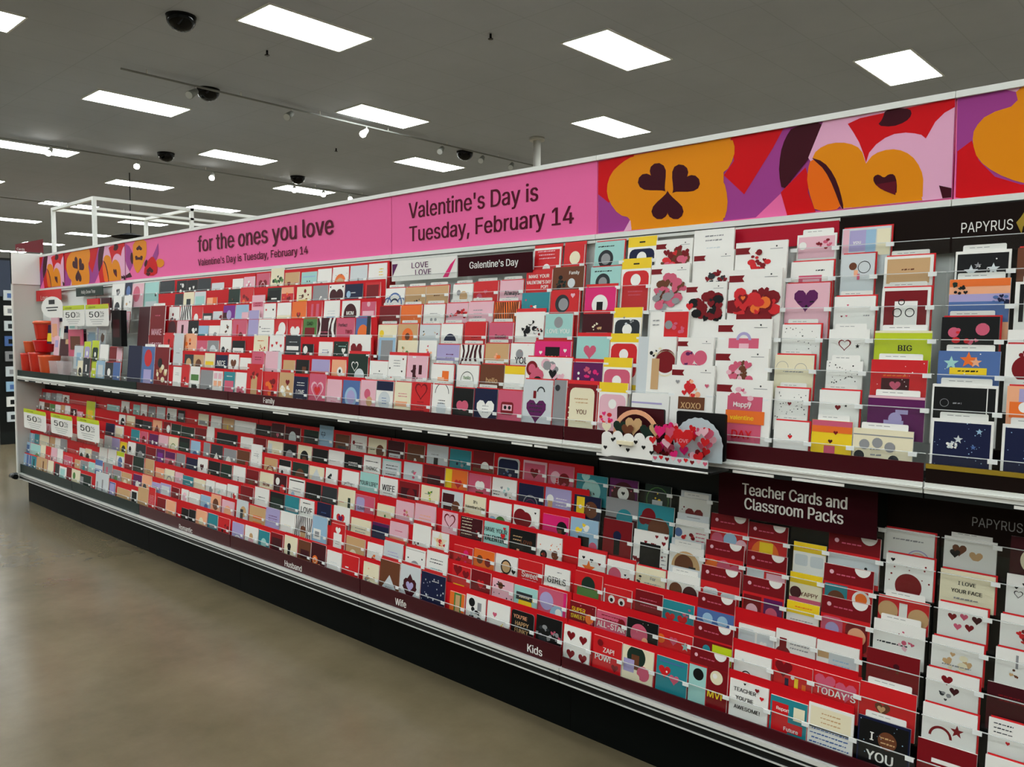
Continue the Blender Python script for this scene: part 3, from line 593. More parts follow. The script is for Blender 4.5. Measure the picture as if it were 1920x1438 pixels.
C L5 -2379 138 142 w -|B .55 .35 .18 7 a G;x .2 .45 .3 2 c;B .8 .6 .1 4 g l|white card with pale floral figure, sixth row up, above the Kids label
C L5 -2228 132 137 n -|a .5 .62 .3 .03 G;a .5 .66 .22 .03 u|navy card with dim rainbow, sixth row up, above the Kids label
C L5 -2085 129 139 v -|c .2 .35 .14 w;r .12 .4 .3 .7 T;x .65 .4 .5 3 w|lilac card with blonde figure shape, sixth row up, above the Kids label
C L5 -1939 126 130 n -|r .1 .05 .4 .8 y;c .65 .4 .25 B;c .25 .35 .06 w;d 8 .02 w|blue card with yellow block, sixth row up, above the Kids label
C L5 -1788 141 141 G -|r 0 .5 1 .9 m;c .6 .5 .25 t|grey card with teal ridge, sixth row up, above the Kids label
C L5 -1644 147 140 t -|c .3 .3 .2 D;c .6 .6 .3 B;c .15 .4 .12 D|teal card with red and brown curls, sixth row up, above the Kids label
C L5 -1488 128 106 w S|c .1 .35 .12 b;B .4 .5 .2 8 D R;x .78 .4 .3 3 P|white card with word LOVE in red pieces, sixth row up, below the Teacher Cards sign
V L5 -1353 134 147 R -|P;c .2 .62 .16 P;c .55 .6 .18 l;c .85 .7 .15 p|red pack with pale blue and pink pictures, sixth row up, below the Teacher Cards sign
V L5 -1215 131 139 R -|P;c .45 .75 .36 o;r .3 .45 .65 .75 y;r .1 .75 .9 1 D|red pack with orange burger shape, sixth row up, below the Teacher Cards sign
V L5 -1063 102 102 y -|r 0 .28 1 1 w;R .06 .36 .46 .7 s;R .54 .36 .94 .7 s;x .5 .15 .6 1 o|yellow pack with grey cards, sixth row up, below the Teacher Cards sign
V L5 -955 151 151 R -|P;r 0 .42 1 .9 s;c .75 .62 .03 k|red pack with silver clouds, sixth row up, below the Teacher Cards sign
C L5 -787 128 118 w E|c .5 .68 .28 D;h .15 .14 .1 k;d 14 .02 D|white card with dark red heart cherry, sixth row up, under the lower brown sign
C L5 -641 134 101 i E|t .5 .24 .12 k I~LOVE;t .5 .4 .12 k YOUR~FACE;x .5 .55 .5 1 G|cream card reading I LOVE YOUR FACE, sixth row up, under the lower brown sign
C L5 -481 115 119 w -|h .2 .3 .08 k;h .35 .2 .08 k;O .25 .45 .2 k;h .4 .4 .1 k|white card with black outline hearts, sixth row up, under the lower brown sign
C L6 -7931 80 119 G -||
C L6 -7843 108 121 s -||
C L6 -7715 125 124 G -||
C L6 -7586 125 127 s -||
C L6 -7444 145 122 w -|c .5 .4 .3 B|
C L6 -6504 227 101 a -|r 0 .5 1 .9 w|
C L6 -6244 141 141 w -|D .5 .7 .4 B|
C L6 -6032 109 128 a -|x .5 .5 .6 3 c|
C L6 -5906 105 138 w -|c .5 .9 .3 D|
C L6 -5779 110 131 G -|r .4 .5 .6 1 i|
C L6 -5646 126 136 s -||
C L6 -5487 139 138 w -|c .2 .4 .16 k;x .6 .4 .4 2 G|
C L6 -5327 96 134 k -|r .1 .2 .9 .6 G|
C L6 -5037 133 131 i -|r .1 .3 .9 .5 G;c .5 .8 .3 w|
C L6 -4870 135 130 w -|r .1 .7 .6 1 D|
C L6 -4719 137 128 T -|r .4 .3 .5 .5 y|
C L6 -4574 242 124 w -|t .82 .32 .2 k Y;c .25 .6 .12 G|wide white card with letter Y, top row, above the Husband label
C L6 -4322 156 118 k -||black card, top row, above the Husband label
C L6 -4157 132 138 m -|h .5 .5 .24 P|
C L6 -4013 148 130 m -|c .5 .4 .25 s;r .2 .5 .8 .65 i|burgundy card with white dish, top row, above the Husband label
C L6 -3830 139 129 e -|r .1 .2 .9 .8 k|dark green card, top row, above the Husband label
C L6 -3686 125 164 l -|x .3 .4 .4 1 n;O .3 .4 .3 n|light blue card with navy outline bird, top row, above the Husband label
C L6 -3537 118 130 B -|r .2 .5 .8 .8 c|dark brown card, top row, above the Wife label
C L6 -3404 128 138 w -|x .5 .35 .6 2 D;t .6 .46 .2 k FREE;c .2 .3 .08 D|white card with dark writing, top row, above the Wife label
C L6 -3261 140 135 i -|c .68 .42 .22 B;x .25 .4 .3 1 e|cream card with brown disc, top row, above the Wife label
C L6 -3107 121 136 m -|r .1 .5 .8 .8 s;x .4 .6 .5 1 D|maroon card with white panel, top row, above the Wife label
C L6 -2961 120 134 B -|B .45 .55 .25 6 i w|brown card with white bear shape, top row, above the Wife label
C L6 -2823 142 144 s -|r .35 .4 .55 .8 k;x .4 .3 .4 1 G|pale grey card with black shape, top row, above the Wife label
C L6 -2669 134 139 t -|B .55 .45 .18 6 n G|teal card with dark figure shape, top row, above the Kids label
C L6 -2520 123 146 D -|c .6 .55 .2 w;r 0 .6 1 .9 B|dark red card with white animal, top row, above the Kids label
C L6 -2371 121 134 s rn|R .04 .05 .96 .8 n;B .5 .5 .2 6 b G|navy rounded card with pale rim, top row, above the Kids label
C L6 -2227 125 136 p -|r .06 .08 .94 .9 P;h .5 .4 .4 D;c .7 .3 .05 p|pink framed card with rose heart, top row, above the Kids label
C L6 -2092 128 135 P -|c .3 .4 .2 p;c .65 .45 .22 D;B .5 .55 .2 5 R P|rose card with red animals, top row, above the Kids label
C L6 -1947 146 115 t -|h .3 .1 .3 a;c .5 .42 .3 a;c .4 .4 .03 k;B .5 .5 .1 4 w k|teal fish shaped card, top row, above the Kids label
C L6 -1790 126 117 u -|c .5 .5 .42 m;c .5 .42 .2 w;h .5 .42 .14 k;d 6 .03 P|plum dome card with white centre, top row, above the Kids label
C L6 -1632 107 114 e -|c .5 .5 .44 e;o .5 .5 .44 .03 g;B .5 .4 .2 5 y k;r .3 .5 .7 .8 s|green dome card, top row, above the Kids label
C L6 -1490 122 88 w WS|h .5 .55 .62 D;d 12 .025 D;c .4 .6 .03 w;c .6 .6 .03 w|white sleeve card with smiling red heart, top row, below the Teacher Cards sign
C L6 -801 135 92 w WE|x .5 .2 .7 1 G;a .7 .62 .24 .02 v;a .7 .64 .2 .02 q|white card with pastel rainbow, top row, under the lower brown sign
C L6 -641 130 96 w W|h .3 .28 .3 B;h .62 .38 .28 T;h .22 .36 .22 k;r .05 .44 .9 .6 w|white card with gold foil hearts, top row, under the lower brown sign
C L6 -480 119 122 m -|c .5 .5 .3 i|maroon card cut by picture edge, top row, under the lower brown sign
C U0 -6657 103 159 i -|c .5 .8 .3 k|
C U0 -6549 127 182 c E|r .4 .4 .6 .8 w|
C U0 -6382 81 151 L -|r .1 .5 .9 .7 i|
C U0 -6289 150 168 l -|r .2 .2 .8 .8 s|
C U0 -6129 138 160 c E|c .5 .5 .2 w|
C U0 -5987 118 164 b E||
C U0 -5746 213 285 n -||tall navy card, bottom row, past the Family label
C U0 -5524 189 282 b W|c .5 .4 .3 R;r .2 .8 .8 2 v|
C U0 -5330 204 281 D W|B .5 .8 .35 8 T i;c .4 .5 .15 k|tall dark red card, bottom row, past the Family label
C U0 -5055 110 161 w -|x .5 .4 .5 2 G|
C U0 -4942 104 178 R -|B .5 1 .3 7 w D|
C U0 -4826 121 171 w -|r .1 .4 .9 .7 g;r .2 .9 .8 1.2 k|
C U0 -4693 150 154 G -|c .7 1 .3 c|
C U0 -4538 112 152 w -|r .1 .1 .45 .4 p;r .55 .1 .9 .4 p;r .1 .5 .45 .8 q;r .55 .5 .9 .8 q|
C U0 -4412 127 153 t -|r .1 .4 .9 1.2 P;x .5 .2 .6 1 w|
C U0 -4277 117 154 w -|h .5 1 .8 P;c .5 1.1 .2 D|
C U0 -4156 159 206 R -|r .3 .4 .7 1.2 T;B .5 .3 .3 8 D R|red card with cream figure shape, bottom row, above the Family label
C U0 -3975 137 167 R -|B .5 .6 .4 9 o D|red card with orange swirl, bottom row, above the Family label
C U0 -3822 134 170 T B|B .5 .7 .35 9 w i;h .6 .4 .3 D|tan card with white bird, bottom row, above the Family label
C U0 -3684 127 154 n B|x .5 .3 .6 2 w;t .5 .62 .28 w LOVE;x .5 .95 .5 2 w|navy card with white lettering, bottom row, above the Family label
C U0 -3544 145 173 P B|O .5 .6 .8 p;h .5 .6 .4 R|rose card with outline heart, bottom row, near the LOVE sign
C U0 -3389 118 152 p B|x .5 .9 .4 1 P|plain pale pink card, bottom row, near the LOVE sign
C U0 -3257 133 153 b W|c .5 .6 .36 l;c .5 .6 .25 v|blue card with pale crystal, bottom row, near the LOVE sign
C U0 -3117 115 159 p WE|c .45 .55 .2 P;c .6 .85 .2 T;r .2 1.15 .8 1.4 P|pink card with knotted rope, bottom row, near the LOVE sign
C U0 -2998 119 160 w WE|r 0 0 1 .36 n;c .5 .75 .36 s;x .5 .75 .3 3 b|white card under navy sky, bottom row, under the Galentine's Day sign
C U0 -2869 114 161 i WE|x .5 .5 .6 2 P;r .1 .75 .8 .95 q;r .05 1.1 .9 1.3 q|cream card with peach strokes, bottom row, under the Galentine's Day sign
C U0 -2752 126 162 R WE|O .5 .3 .7 D;x .5 .8 .4 4 D|red card with verse between ribbons, bottom row, under the Galentine's Day sign
C U0 -2616 121 161 w WE|a .5 .3 .36 .03 c;c .5 .85 .25 s;x .5 .6 .4 2 c;x .5 1.1 .3 2 g|white card with black script and rainbow, bottom row, under the Galentine's Day sign
C U0 -2485 119 153 k WE|c .35 .6 .16 P;c .6 .6 .18 P;r .35 .95 .7 1.3 P|black card with pink lips, bottom row, under the Galentine's Day sign
C U0 -2358 126 157 n WE|h .5 .72 .85 w;x .5 .65 .3 3 G|navy card with large white heart, bottom row, under the Galentine's Day sign
C U0 -2227 128 157 P WE|R .14 .36 .66 .75 D;r .2 .44 .6 .62 p;c .32 .53 .06 k;c .5 .53 .06 k|pink card with dark red cassette, bottom row, under the Galentine's Day sign
C U0 -2095 143 205 s E|h .48 .85 .75 u;x .48 .75 .5 3 c;a .62 .32 .14 .04 c;r .36 .3 .46 .5 D|tall silver card with candy heart, bottom row, beside the yellow holders
C U0 -1944 59 208 G E|c .3 .5 .2 c|
C U0 -1877 133 197 D B|d 30 .03 i;R .08 .1 .92 1.5 i;t .5 .75 .2 B YOU;x .5 .45 .5 2 T;x .5 1 .4 1 T|leopard red card reading YOU, bottom row, beside the yellow holders
Y U0 -1736 121 209 y -|r 0 .28 1 1.5 w;R .04 .34 .96 1.4 p;c .5 .62 .14 w;B .4 1.1 .3 9 R H|yellow-topped pink holder with red paper bow, bottom row, beside the yellow holders
S U0 -1596 148 179 w -|r 0 .2 .82 .24 v;x .4 .4 .4 1 p|white box behind the open pop-ups, bottom row, in the white sleeve section
S U0 -1444 156 279 w S|Q R;h .45 .5 .3 R;B .5 .52 .24 8 R q;r .2 .66 .82 .92 B;t .5 .84 .2 T XOXO;h .16 .36 .1 G;h .85 .42 .1 P|white sleeve with red hearts over XOXO block, bottom row, in the white sleeve section
S U0 -1277 184 240 w S|Q R;r .22 .28 .85 1.05 P;B .5 .3 .2 10 p P;r .2 .52 .9 .74 o;t .5 .64 .12 y valentine;t .5 .42 .13 w Happy;t .52 .92 .22 R DAY|white sleeve with Valentine's Day letters, bottom row, in the white sleeve section
C U0 -1079 106 123 w WE|h .48 .44 .14 R;r .46 .35 .5 .38 k|white card with small red strawberry, bottom row, under the upper brown sign
C U0 -964 116 134 y W|r 0 0 1 .14 P;r 0 .14 1 .3 o;h .6 .3 .12 D;h .48 .52 .12 m;r .33 .62 .6 .95 P|rust to gold card with dark hearts, bottom row, under the upper brown sign
C U0 -845 158 120 i W|r 0 .1 1 .12 G;c .2 .28 .09 G;c .42 .24 .09 G;c .63 .3 .09 G;c .12 .48 .09 c;c .7 .52 .09 c;c .2 .7 .08 G;c .6 .72 .08 G;x .4 .45 .2 3 G|ivory card with grey ornaments, bottom row, under the upper brown sign
C U0 -644 145 162 w W|r .04 .06 .96 .98 n;* .45 .36 .08 s;B .35 .5 .1 14 s w;d 40 .009 l;* .78 .2 .06 l;* .7 .48 .05 b|navy card of silver stars in white frame, bottom row, under the upper brown sign
C U0 -480 133 159 w W|r .05 .07 .95 .95 n;d 24 .009 l|navy starry card clipped at the edge, bottom row, under the upper brown sign
C U1 -6790 174 177 s -|r .3 .3 .8 .9 l|
C U1 -6595 127 212 L -|R .1 .3 .9 1.2 v;c .5 .7 .14 w|
C U1 -6440 129 221 L -|R .1 .4 .9 1.2 e;c .5 .8 .14 w|
C U1 -6291 156 194 w -|x .5 .8 .5 2 G|
C U1 -6114 215 177 D E|r .6 0 1 1 p|
C U1 -5105 124 279 s -|x .5 1 .4 1 c|
C U1 -4947 112 149 c -|c .5 .5 .3 T|
C U1 -4827 128 149 T -|c .5 .5 .3 B|
C U1 -4687 122 162 i -|r .1 .4 .9 .6 y|
C U1 -4554 142 154 n -|t .5 .34 .34 w NICE;x .5 .75 .6 1 w|
C U1 -4401 115 160 w -|h .5 .5 .6 B|
C U1 -4272 119 144 w -|x .5 .5 .5 2 q|
C U1 -4143 129 182 P -|x .5 .3 .6 2 D|
C U1 -4004 161 185 p -|h .5 .68 .12 m;h .75 .75 .12 m;r .8 0 1 1 s|pale pink card with two little hearts, second row up, above the Family label
C U1 -3822 110 142 T -|h .5 .9 .8 i|
C U1 -3700 117 147 k -|r .5 .3 .8 .6 B|
C U1 -3558 154 153 v -|r .05 .05 .95 .9 v|lavender card with silver edge, second row up, near the LOVE sign
C U1 -3384 115 155 q -|c .6 .5 .2 w;c .6 .48 .08 k|coral card with white flower, second row up, near the LOVE sign
C U1 -3251 154 187 e B|O .35 .4 .38 w;x .5 .65 .3 1 w;c .6 .7 .25 s|dark green card with white outline heart, second row up, near the LOVE sign
C U1 -3081 133 157 w E|x .5 .45 .6 1 G;c .55 .35 .03 k|white card with grey garland, second row up, under the Galentine's Day sign
C U1 -2945 122 187 w B|h .1 .5 .1 k;h .2 .85 .1 R;h .8 .6 .1 k;x .5 .3 .4 3 G;h .85 .15 .1 D|white verse card with outlined hearts, second row up, under the Galentine's Day sign
C U1 -2813 135 187 p B|B .4 .6 .25 5 m D;r .3 .3 .45 .75 m;r .6 .3 .75 .6 m|pale pink card with burgundy bow, second row up, under the Galentine's Day sign
C U1 -2648 137 154 w WE|r .5 .2 .8 .9 o;r .3 .4 .6 .9 q|white card with orange streak, second row up, under the Galentine's Day sign
C U1 -2490 128 155 w WE|t .5 .4 .18 g hello;a .5 .5 .3 .02 e|white card with green wreath, second row up, under the Galentine's Day sign
C U1 -2351 133 162 B WE|t .5 .48 .26 T hello|brown card reading hello, second row up, under the Galentine's Day sign
C U1 -2215 106 159 y E|r 0 .3 1 1 w|yellow-topped white card, second row up, under the Galentine's Day sign
C U1 -2105 224 198 w E|c .14 .2 .13 D;c .14 .2 .08 P;B .6 .3 .3 14 p G;B .4 .4 .3 8 P k|white card with pink toys and record, second row up, beside the yellow holders
C U1 -1872 133 183 u B|B .6 .3 .25 9 H P;c .2 .3 .04 w;c .2 .45 .04 w|plum card with pink drops, second row up, beside the yellow holders
Y U1 -1736 121 204 y -|r 0 .28 1 1.5 w;R .04 .34 .96 1.3 P;c .5 .68 .16 w|yellow-topped dusty pink holder, second row up, beside the yellow holders
S U1 -1594 149 279 w -|r 0 0 .28 1.3 s;o .75 .6 .3 .03 i;c .75 .55 .27 D;B .5 .35 .14 7 i k;r .4 .5 .6 1.2 T|clear sleeve with gold arch ornament, second row up, in the white sleeve section
S U1 -1438 132 277 w S|Q R;c .3 .52 .2 P;c .66 .5 .18 P;B .5 .54 .3 8 P u|white sleeve with pink peonies, second row up, in the white sleeve section
S U1 -1297 179 244 w S|Q R;B .5 .42 .26 14 B P;B .38 .5 .18 8 p P|white sleeve with brown and pink balloons, second row up, in the white sleeve section
C U1 -1091 104 127 w WE|d 50 .016 c;h .46 .45 .13 D|black dotted card with red heart, second row up, under the upper brown sign
C U1 -954 114 128 w WE|h .48 .44 .16 D;* .68 .38 .04 k|white card with big dark red heart, second row up, under the upper brown sign
C U1 -816 148 120 u W|r 0 0 1 .05 p;c .5 .42 .12 v;r .5 .25 .72 .33 v;r .3 .45 .65 .6 v|purple card with lilac bird, second row up, under the upper brown sign
C U1 -652 154 159 w W|r .03 .05 .97 .9 k;r .84 .05 .855 .9 w;o .2 .32 .07 .008 G;x .4 .32 .15 1 G|black card framed in white, second row up, under the upper brown sign
C U1 -478 132 161 q WE|r .2 .05 1 .9 v;r .05 .3 .3 .6 o;c .3 .4 .1 w|pastel card with lilac sky, second row up, under the upper brown sign
C U2 -7289 113 157 p -|r .2 .3 .8 .8 v|
C U2 -7156 197 134 m -|r .6 0 1 .2 T|
C U2 -5695 173 365 m -||
C U2 -5513 217 368 D W|x .5 .3 .4 1 P;t .5 .8 .3 p MAKE;t .5 1.2 .24 p HEARTS|tall red card, third row up, past the Family label
C U2 -5293 144 190 R -|B .5 .5 .3 6 P D|
C U2 -5013 174 186 q -|B .4 .4 .3 5 o D|orange card, third row up, past the Family label
C U2 -4830 129 144 P -|c .5 .5 .2 p|
C U2 -4693 133 145 G -|c .5 .5 .3 s|
C U2 -4542 128 167 w -|c .3 .6 .16 c;c .7 .7 .16 B|
C U2 -4401 141 147 k -|r .08 .3 .92 .7 w;x .5 .5 .6 2 k|
C U2 -4163 147 178 i R|B .5 .5 .3 8 R T;x .5 .2 .5 1 o|cream card with red scrolls, third row up, above the Family label
C U2 -3999 144 179 w -|h .2 .4 .16 R;h .5 .3 .16 R;h .8 .4 .16 R;x .5 .6 .6 1 c|white card with three red hearts, third row up, above the Family label
C U2 -3841 142 180 c -|r .1 .4 .9 .55 w;x .5 .25 .6 1 s|dark green card with white banner, third row up, above the Family label
C U2 -3678 100 136 k -|c .3 .3 .2 w;c .6 .6 .2 D|
C U2 -3530 119 149 w -|x .5 .4 .5 2 b;h .7 .45 .14 G|white card with grey heart, third row up, near the LOVE sign
C U2 -3401 118 152 e -|h .7 .4 .3 w;x .6 .2 .6 1 a;d 8 .02 w|dark green card with white heart, third row up, near the LOVE sign
C U2 -3274 166 186 w -|h .35 .5 .6 D;x .35 .5 .4 1 P|tall white card with dark red heart, third row up, near the LOVE sign
C U2 -3046 121 173 l -|r .15 .1 .85 .9 G|pale blue framed card, third row up, under the Galentine's Day sign
C U2 -2906 135 162 i -|B .4 .35 .2 7 g T|beige card with green sprig, third row up, under the Galentine's Day sign
C U2 -2759 115 163 w -|B .6 .35 .2 5 q P|white card with peach bloom, third row up, under the Galentine's Day sign
C U2 -2640 139 146 v WE|x .6 .35 .4 2 u;r 0 .5 1 .9 s|lavender card with script, third row up, under the Galentine's Day sign
C U2 -2494 136 148 w WE|Z 5 m|white card with burgundy curves, third row up, under the Galentine's Day sign
C U2 -2347 130 154 T WE|B .4 .5 .25 5 o q|tan card with leafy shadow, third row up, under the Galentine's Day sign
C U2 -2206 121 156 w E|c .4 .35 .16 G;t .5 .55 .34 k YOU;d 8 .012 R|white card with black YOU, third row up, under the Galentine's Day sign
C U2 -2080 178 166 H B|r .3 .12 .7 .5 k;t .5 .38 .22 q YOU;h .18 .25 .1 w;h .85 .2 .1 w;* .9 .35 .06 w|magenta card reading YOU, third row up, beside the yellow holders
C U2 -1876 147 186 a B|h .42 .4 .42 P|mint card with rose heart, third row up, beside the yellow holders
Y U2 -1724 120 197 y -|r 0 .26 1 1.5 w;R .04 .3 .96 1.3 R;c .5 .62 .16 w|yellow-topped red holder, third row up, beside the yellow holders
S U2 -1562 148 271 w -|r .38 0 1 .9 R;B .65 .4 .22 12 P R;c .5 .3 .1 G;x .16 .25 .2 2 G|white sleeve with red square picture, third row up, in the white sleeve section
S U2 -1303 182 243 w S|Q R;r .22 .33 .78 .6 P;a .5 .36 .14 .05 v;r .42 .42 .6 .6 p|white sleeve with pink crown bow, third row up, in the white sleeve section
C U2 -1104 120 134 i WE|a .2 .32 .16 .01 G;a .68 .36 .16 .01 G;x .5 .42 .6 1 G|ivory card with two thin arches, third row up, under the upper brown sign
C U2 -946 104 120 w W|d 60 .018 k;r .2 .3 .8 .42 w|white card with black speckles, third row up, under the upper brown sign
C U2 -819 147 127 R W|r .2 .35 .7 .9 m;x .45 .3 .5 1 o;h .45 .5 .22 P;d 16 .01 w|red card with glittery shell shape, third row up, under the upper brown sign
C U2 -647 146 154 b W|* .22 .22 .13 a;* .5 .16 .15 o;* .62 .2 .1 q;r .2 .3 .8 .42 y;x .5 .36 .4 1 k;d 8 .01 w|slate blue card with stars and yellow banner, third row up, under the upper brown sign
C U2 -490 138 174 w E|c .35 .45 .24 D;c .25 .2 .04 D;c .3 .15 .03 D|white card with dark red vase, third row up, under the upper brown sign
C U3 -7510 172 156 n -|r 0 .4 1 .8 y|
C U3 -7312 163 180 w -|r .3 .3 .6 .9 a|
C U3 -6790 197 122 k -|r 0 .5 1 .8 w|
C U3 -6553 126 127 v -|r .2 .2 .7 .9 s|
C U3 -6399 112 114 s -|c .5 .5 .3 B|
C U3 -5290 139 175 D -|c .5 .4 .4 m|
C U3 -5147 150 178 p -|r .4 .2 .6 .8 m|
C U3 -4994 134 176 k -|B .5 .5 .4 8 w k|
C U3 -4856 128 142 t -|r 0 0 1 .4 l|
C U3 -4721 130 142 w -|c .6 .5 .2 G|
C U3 -4587 135 174 w -|B .6 .4 .22 6 B c|
C U3 -4442 164 179 P -|r .3 .2 .4 .7 R;c .6 .6 .14 D|pink card with red shapes, fourth row up, above the Family label
C U3 -4266 110 227 v -||
C U3 -4152 158 179 w -|x .5 .4 .6 2 G;h .1 .3 .08 c|white card with grey verse, fourth row up, above the Family label
C U3 -3983 120 170 R -|c .6 .4 .3 w;c .3 .7 .2 w|
C U3 -3845 124 169 R -|h .5 .6 .8 w|
C U3 -3709 126 181 g -|r .15 .42 .85 .95 D;t .5 .25 .24 k DAD|green card reading DAD, fourth row up, above the Family label
C U3 -3578 161 178 m -|Z 4 w;r .2 0 .6 .9 m;x .4 .5 .4 2 P|burgundy card with white ruffled edge, fourth row up, near the LOVE sign
C U3 -3410 145 177 P -|t .35 .25 .18 c Perfect;t .7 .48 .2 D TWO|pink card reading Perfect, fourth row up, near the LOVE sign
C U3 -3254 116 183 b -|c .5 .7 .35 o;r .75 0 1 .8 c|slate card with orange hill, fourth row up, near the LOVE sign
C U3 -3077 137 141 i WE|r 0 .5 1 .9 p;c .2 .3 .12 y|pastel yellow and pink card, fourth row up, under the Galentine's Day sign
C U3 -2932 137 144 T WE|c .5 .42 .28 o;c .5 .42 .12 B|tan card with orange poppy, fourth row up, under the Galentine's Day sign
C U3 -2781 133 140 s WE|B .2 .3 .1 4 e T;B .8 .3 .1 4 D T|pale grey card with corner florals, fourth row up, under the Galentine's Day sign
C U3 -2640 132 143 w WE|c .45 .62 .3 n;c .45 .68 .1 v|white card with navy mountain, fourth row up, under the Galentine's Day sign
C U3 -2493 125 148 R WE|x .5 .55 .3 2 D|plain red card, fourth row up, under the Galentine's Day sign
C U3 -2348 132 146 P WE|t .5 .42 .2 c Bestie|pink card reading Bestie, fourth row up, under the Galentine's Day sign
C U3 -2204 147 188 w B|B .5 .45 .28 22 k w;B .85 .5 .14 6 D k|white card with black swirls, fourth row up, beside the yellow holders
C U3 -2050 133 179 a E|c .5 .25 .16 G;t .5 .5 .2 w LOVE~YOU|aqua card reading LOVE YOU, fourth row up, beside the yellow holders
C U3 -1869 137 176 m B|B .5 .36 .14 8 T i;r .15 .5 .85 .75 s|dark maroon card with tan flower, fourth row up, beside the yellow holders
Y U3 -1728 120 197 y -|r 0 .3 1 1.5 w;R .06 .36 .94 1.3 c;c .5 .66 .17 w;B .5 .42 .2 5 G s|yellow-topped charcoal holder with round hole, fourth row up, beside the yellow holders
S U3 -1439 148 275 w S|Q R;B .5 .56 .4 24 D k;h .12 .55 .2 R;h .85 .55 .2 D;h .4 .5 .2 D;h .65 .5 .2 D|white sleeve with standing dark hearts, fourth row up, in the white sleeve section
S U3 -1284 178 309 w S|Q R;B .5 .68 .42 40 R D;B .5 .66 .3 10 o R;r .2 .8 .85 1 D|white sleeve with huge red bouquet, fourth row up, in the white sleeve section
C U3 -1095 118 134 w WE|d 26 .014 c;h .55 .3 .05 e|white card with scattered black specks, fourth row up, under the upper brown sign
C U3 -950 116 119 w W|O .4 .4 .34 D;* .72 .42 .06 k|white card with burgundy outline heart, fourth row up, under the upper brown sign
C U3 -820 150 115 L W|r 0 0 1 .04 i;t .55 .32 .17 k BIG|lime green card, fourth row up, under the upper brown sign
C U3 -648 137 152 k WE|c .22 .3 .1 P;c .72 .24 .12 P;B .45 .36 .22 6 P R;d 10 .01 e|black card with pink flowers, fourth row up, under the upper brown sign
C U3 -491 132 118 w -|B .4 .2 .22 9 e g;B .5 .3 .1 4 a e|white card with dark green leaves, fourth row up, under the upper brown sign
C U4 -6259 129 147 w -|c .5 .6 .4 c|
C U4 -6111 172 150 p E|x .5 .4 .4 2 P|
C U4 -5312 149 174 w -|B .5 .5 .35 7 D k|
C U4 -5150 152 180 w -|Z 5 k|
C U4 -4988 137 167 R -|c .4 .5 .2 w|
C U4 -4843 114 127 c -|r .1 .15 .9 .7 w|
C U4 -4717 111 136 s -|c .9 .4 .2 D|
C U4 -4593 140 169 V -|r 0 .3 .5 .8 m;c .5 .4 .2 v|
C U4 -4447 145 170 l -|r .5 .3 1 .6 p|
C U4 -4269 131 221 p -|r .1 .3 .9 .5 P;x .5 .4 .5 2 D|
C U4 -4135 121 171 w -|h .2 .3 .14 R;h .8 .3 .14 k|
C U4 -3998 137 172 w -|x .5 .55 .5 2 s;r 0 .5 1 .7 i|white card with silver verse, fifth row up, above the Family label
C U4 -3850 135 175 o -|h .48 .55 .3 B;h .48 .5 .18 R|orange card with brown tent, fifth row up, above the Family label
C U4 -3702 129 172 R -|r .25 .1 .4 .6 P;r .6 .1 .8 .6 P;r .1 .7 .9 .9 w|red card with pink letters, fifth row up, near the LOVE sign
C U4 -3554 134 173 w -|x .5 .5 .5 3 s;r .2 .6 .7 .7 l|white card with silver landscape, fifth row up, near the LOVE sign
C U4 -3400 146 169 w -|c .48 .46 .36 m;r .12 .46 .84 .9 m;t .48 .42 .2 w MOM;x .48 .6 .5 1 p|white card with maroon dome reading MOM, fifth row up, near the LOVE sign
C U4 -3240 110 160 P -|r .1 .4 .9 .6 p;c .5 .1 .12 p|pink cake shaped card, fifth row up, near the LOVE sign
C U4 -3097 151 136 D WE|c .3 .6 .16 k;c .75 .6 .16 e|dark red card with dark hills, fifth row up, under the Galentine's Day sign
C U4 -2939 143 137 o WE|B .7 .5 .14 5 q T|orange card with peach sun, fifth row up, under the Galentine's Day sign
C U4 -2782 137 138 w WE|x .5 .3 .4 1 G;c .4 .5 .06 G;c .6 .5 .06 G|white card with two grey birds, fifth row up, under the Galentine's Day sign
C U4 -2632 132 140 p WE|B .7 .35 .25 12 R D;B .25 .4 .2 6 R G|pale pink card with red florals, fifth row up, under the Galentine's Day sign
C U4 -2495 143 143 p WE|x .4 .35 .4 3 G|pale pink card with grey verse, fifth row up, under the Galentine's Day sign
C U4 -2341 134 139 o WE|Z 12 k|orange tiger-striped card, fifth row up, under the Galentine's Day sign
C U4 -2193 143 172 t -|c .15 .2 .03 P;B .55 .4 .2 6 w R|teal card with white puff, fifth row up, beside the yellow holders
C U4 -2043 138 175 R E|c .42 .36 .25 c;c .46 .38 .17 G;h .78 .15 .16 p|red card with grey round badge, fifth row up, beside the yellow holders
C U4 -1877 139 181 H B|c .5 .45 .26 w;r .4 .38 .6 .62 k|hot pink card with white round badge, fifth row up, beside the yellow holders
S U4 -1592 151 251 w S|Q R;B .5 .62 .4 30 B P;B .5 .75 .36 16 P G|white sleeve with round brown bouquet, fifth row up, in the white sleeve section
S U4 -1427 146 287 w S|Q R;B .62 .68 .26 20 D c;r .3 .72 .95 .9 D|white sleeve with dark red row of hearts, fifth row up, in the white sleeve section
S U4 -1276 173 305 w S|Q R;B .5 .36 .22 16 R D|white sleeve with red bouquet top, fifth row up, in the white sleeve section
C U4 -1099 135 167 p E|h .48 .4 .6 u;x .35 .42 .1 1 k;x .62 .42 .1 1 k;c .5 .52 .03 k|pink card with sleepy heart face, fifth row up, under the upper brown sign
C U4 -947 117 123 w WE|h .34 .22 .06 P;h .2 .5 .06 D;h .32 .49 .06 P;x .8 .48 .15 1 G|white card with tiny pink heart, fifth row up, under the upper brown sign
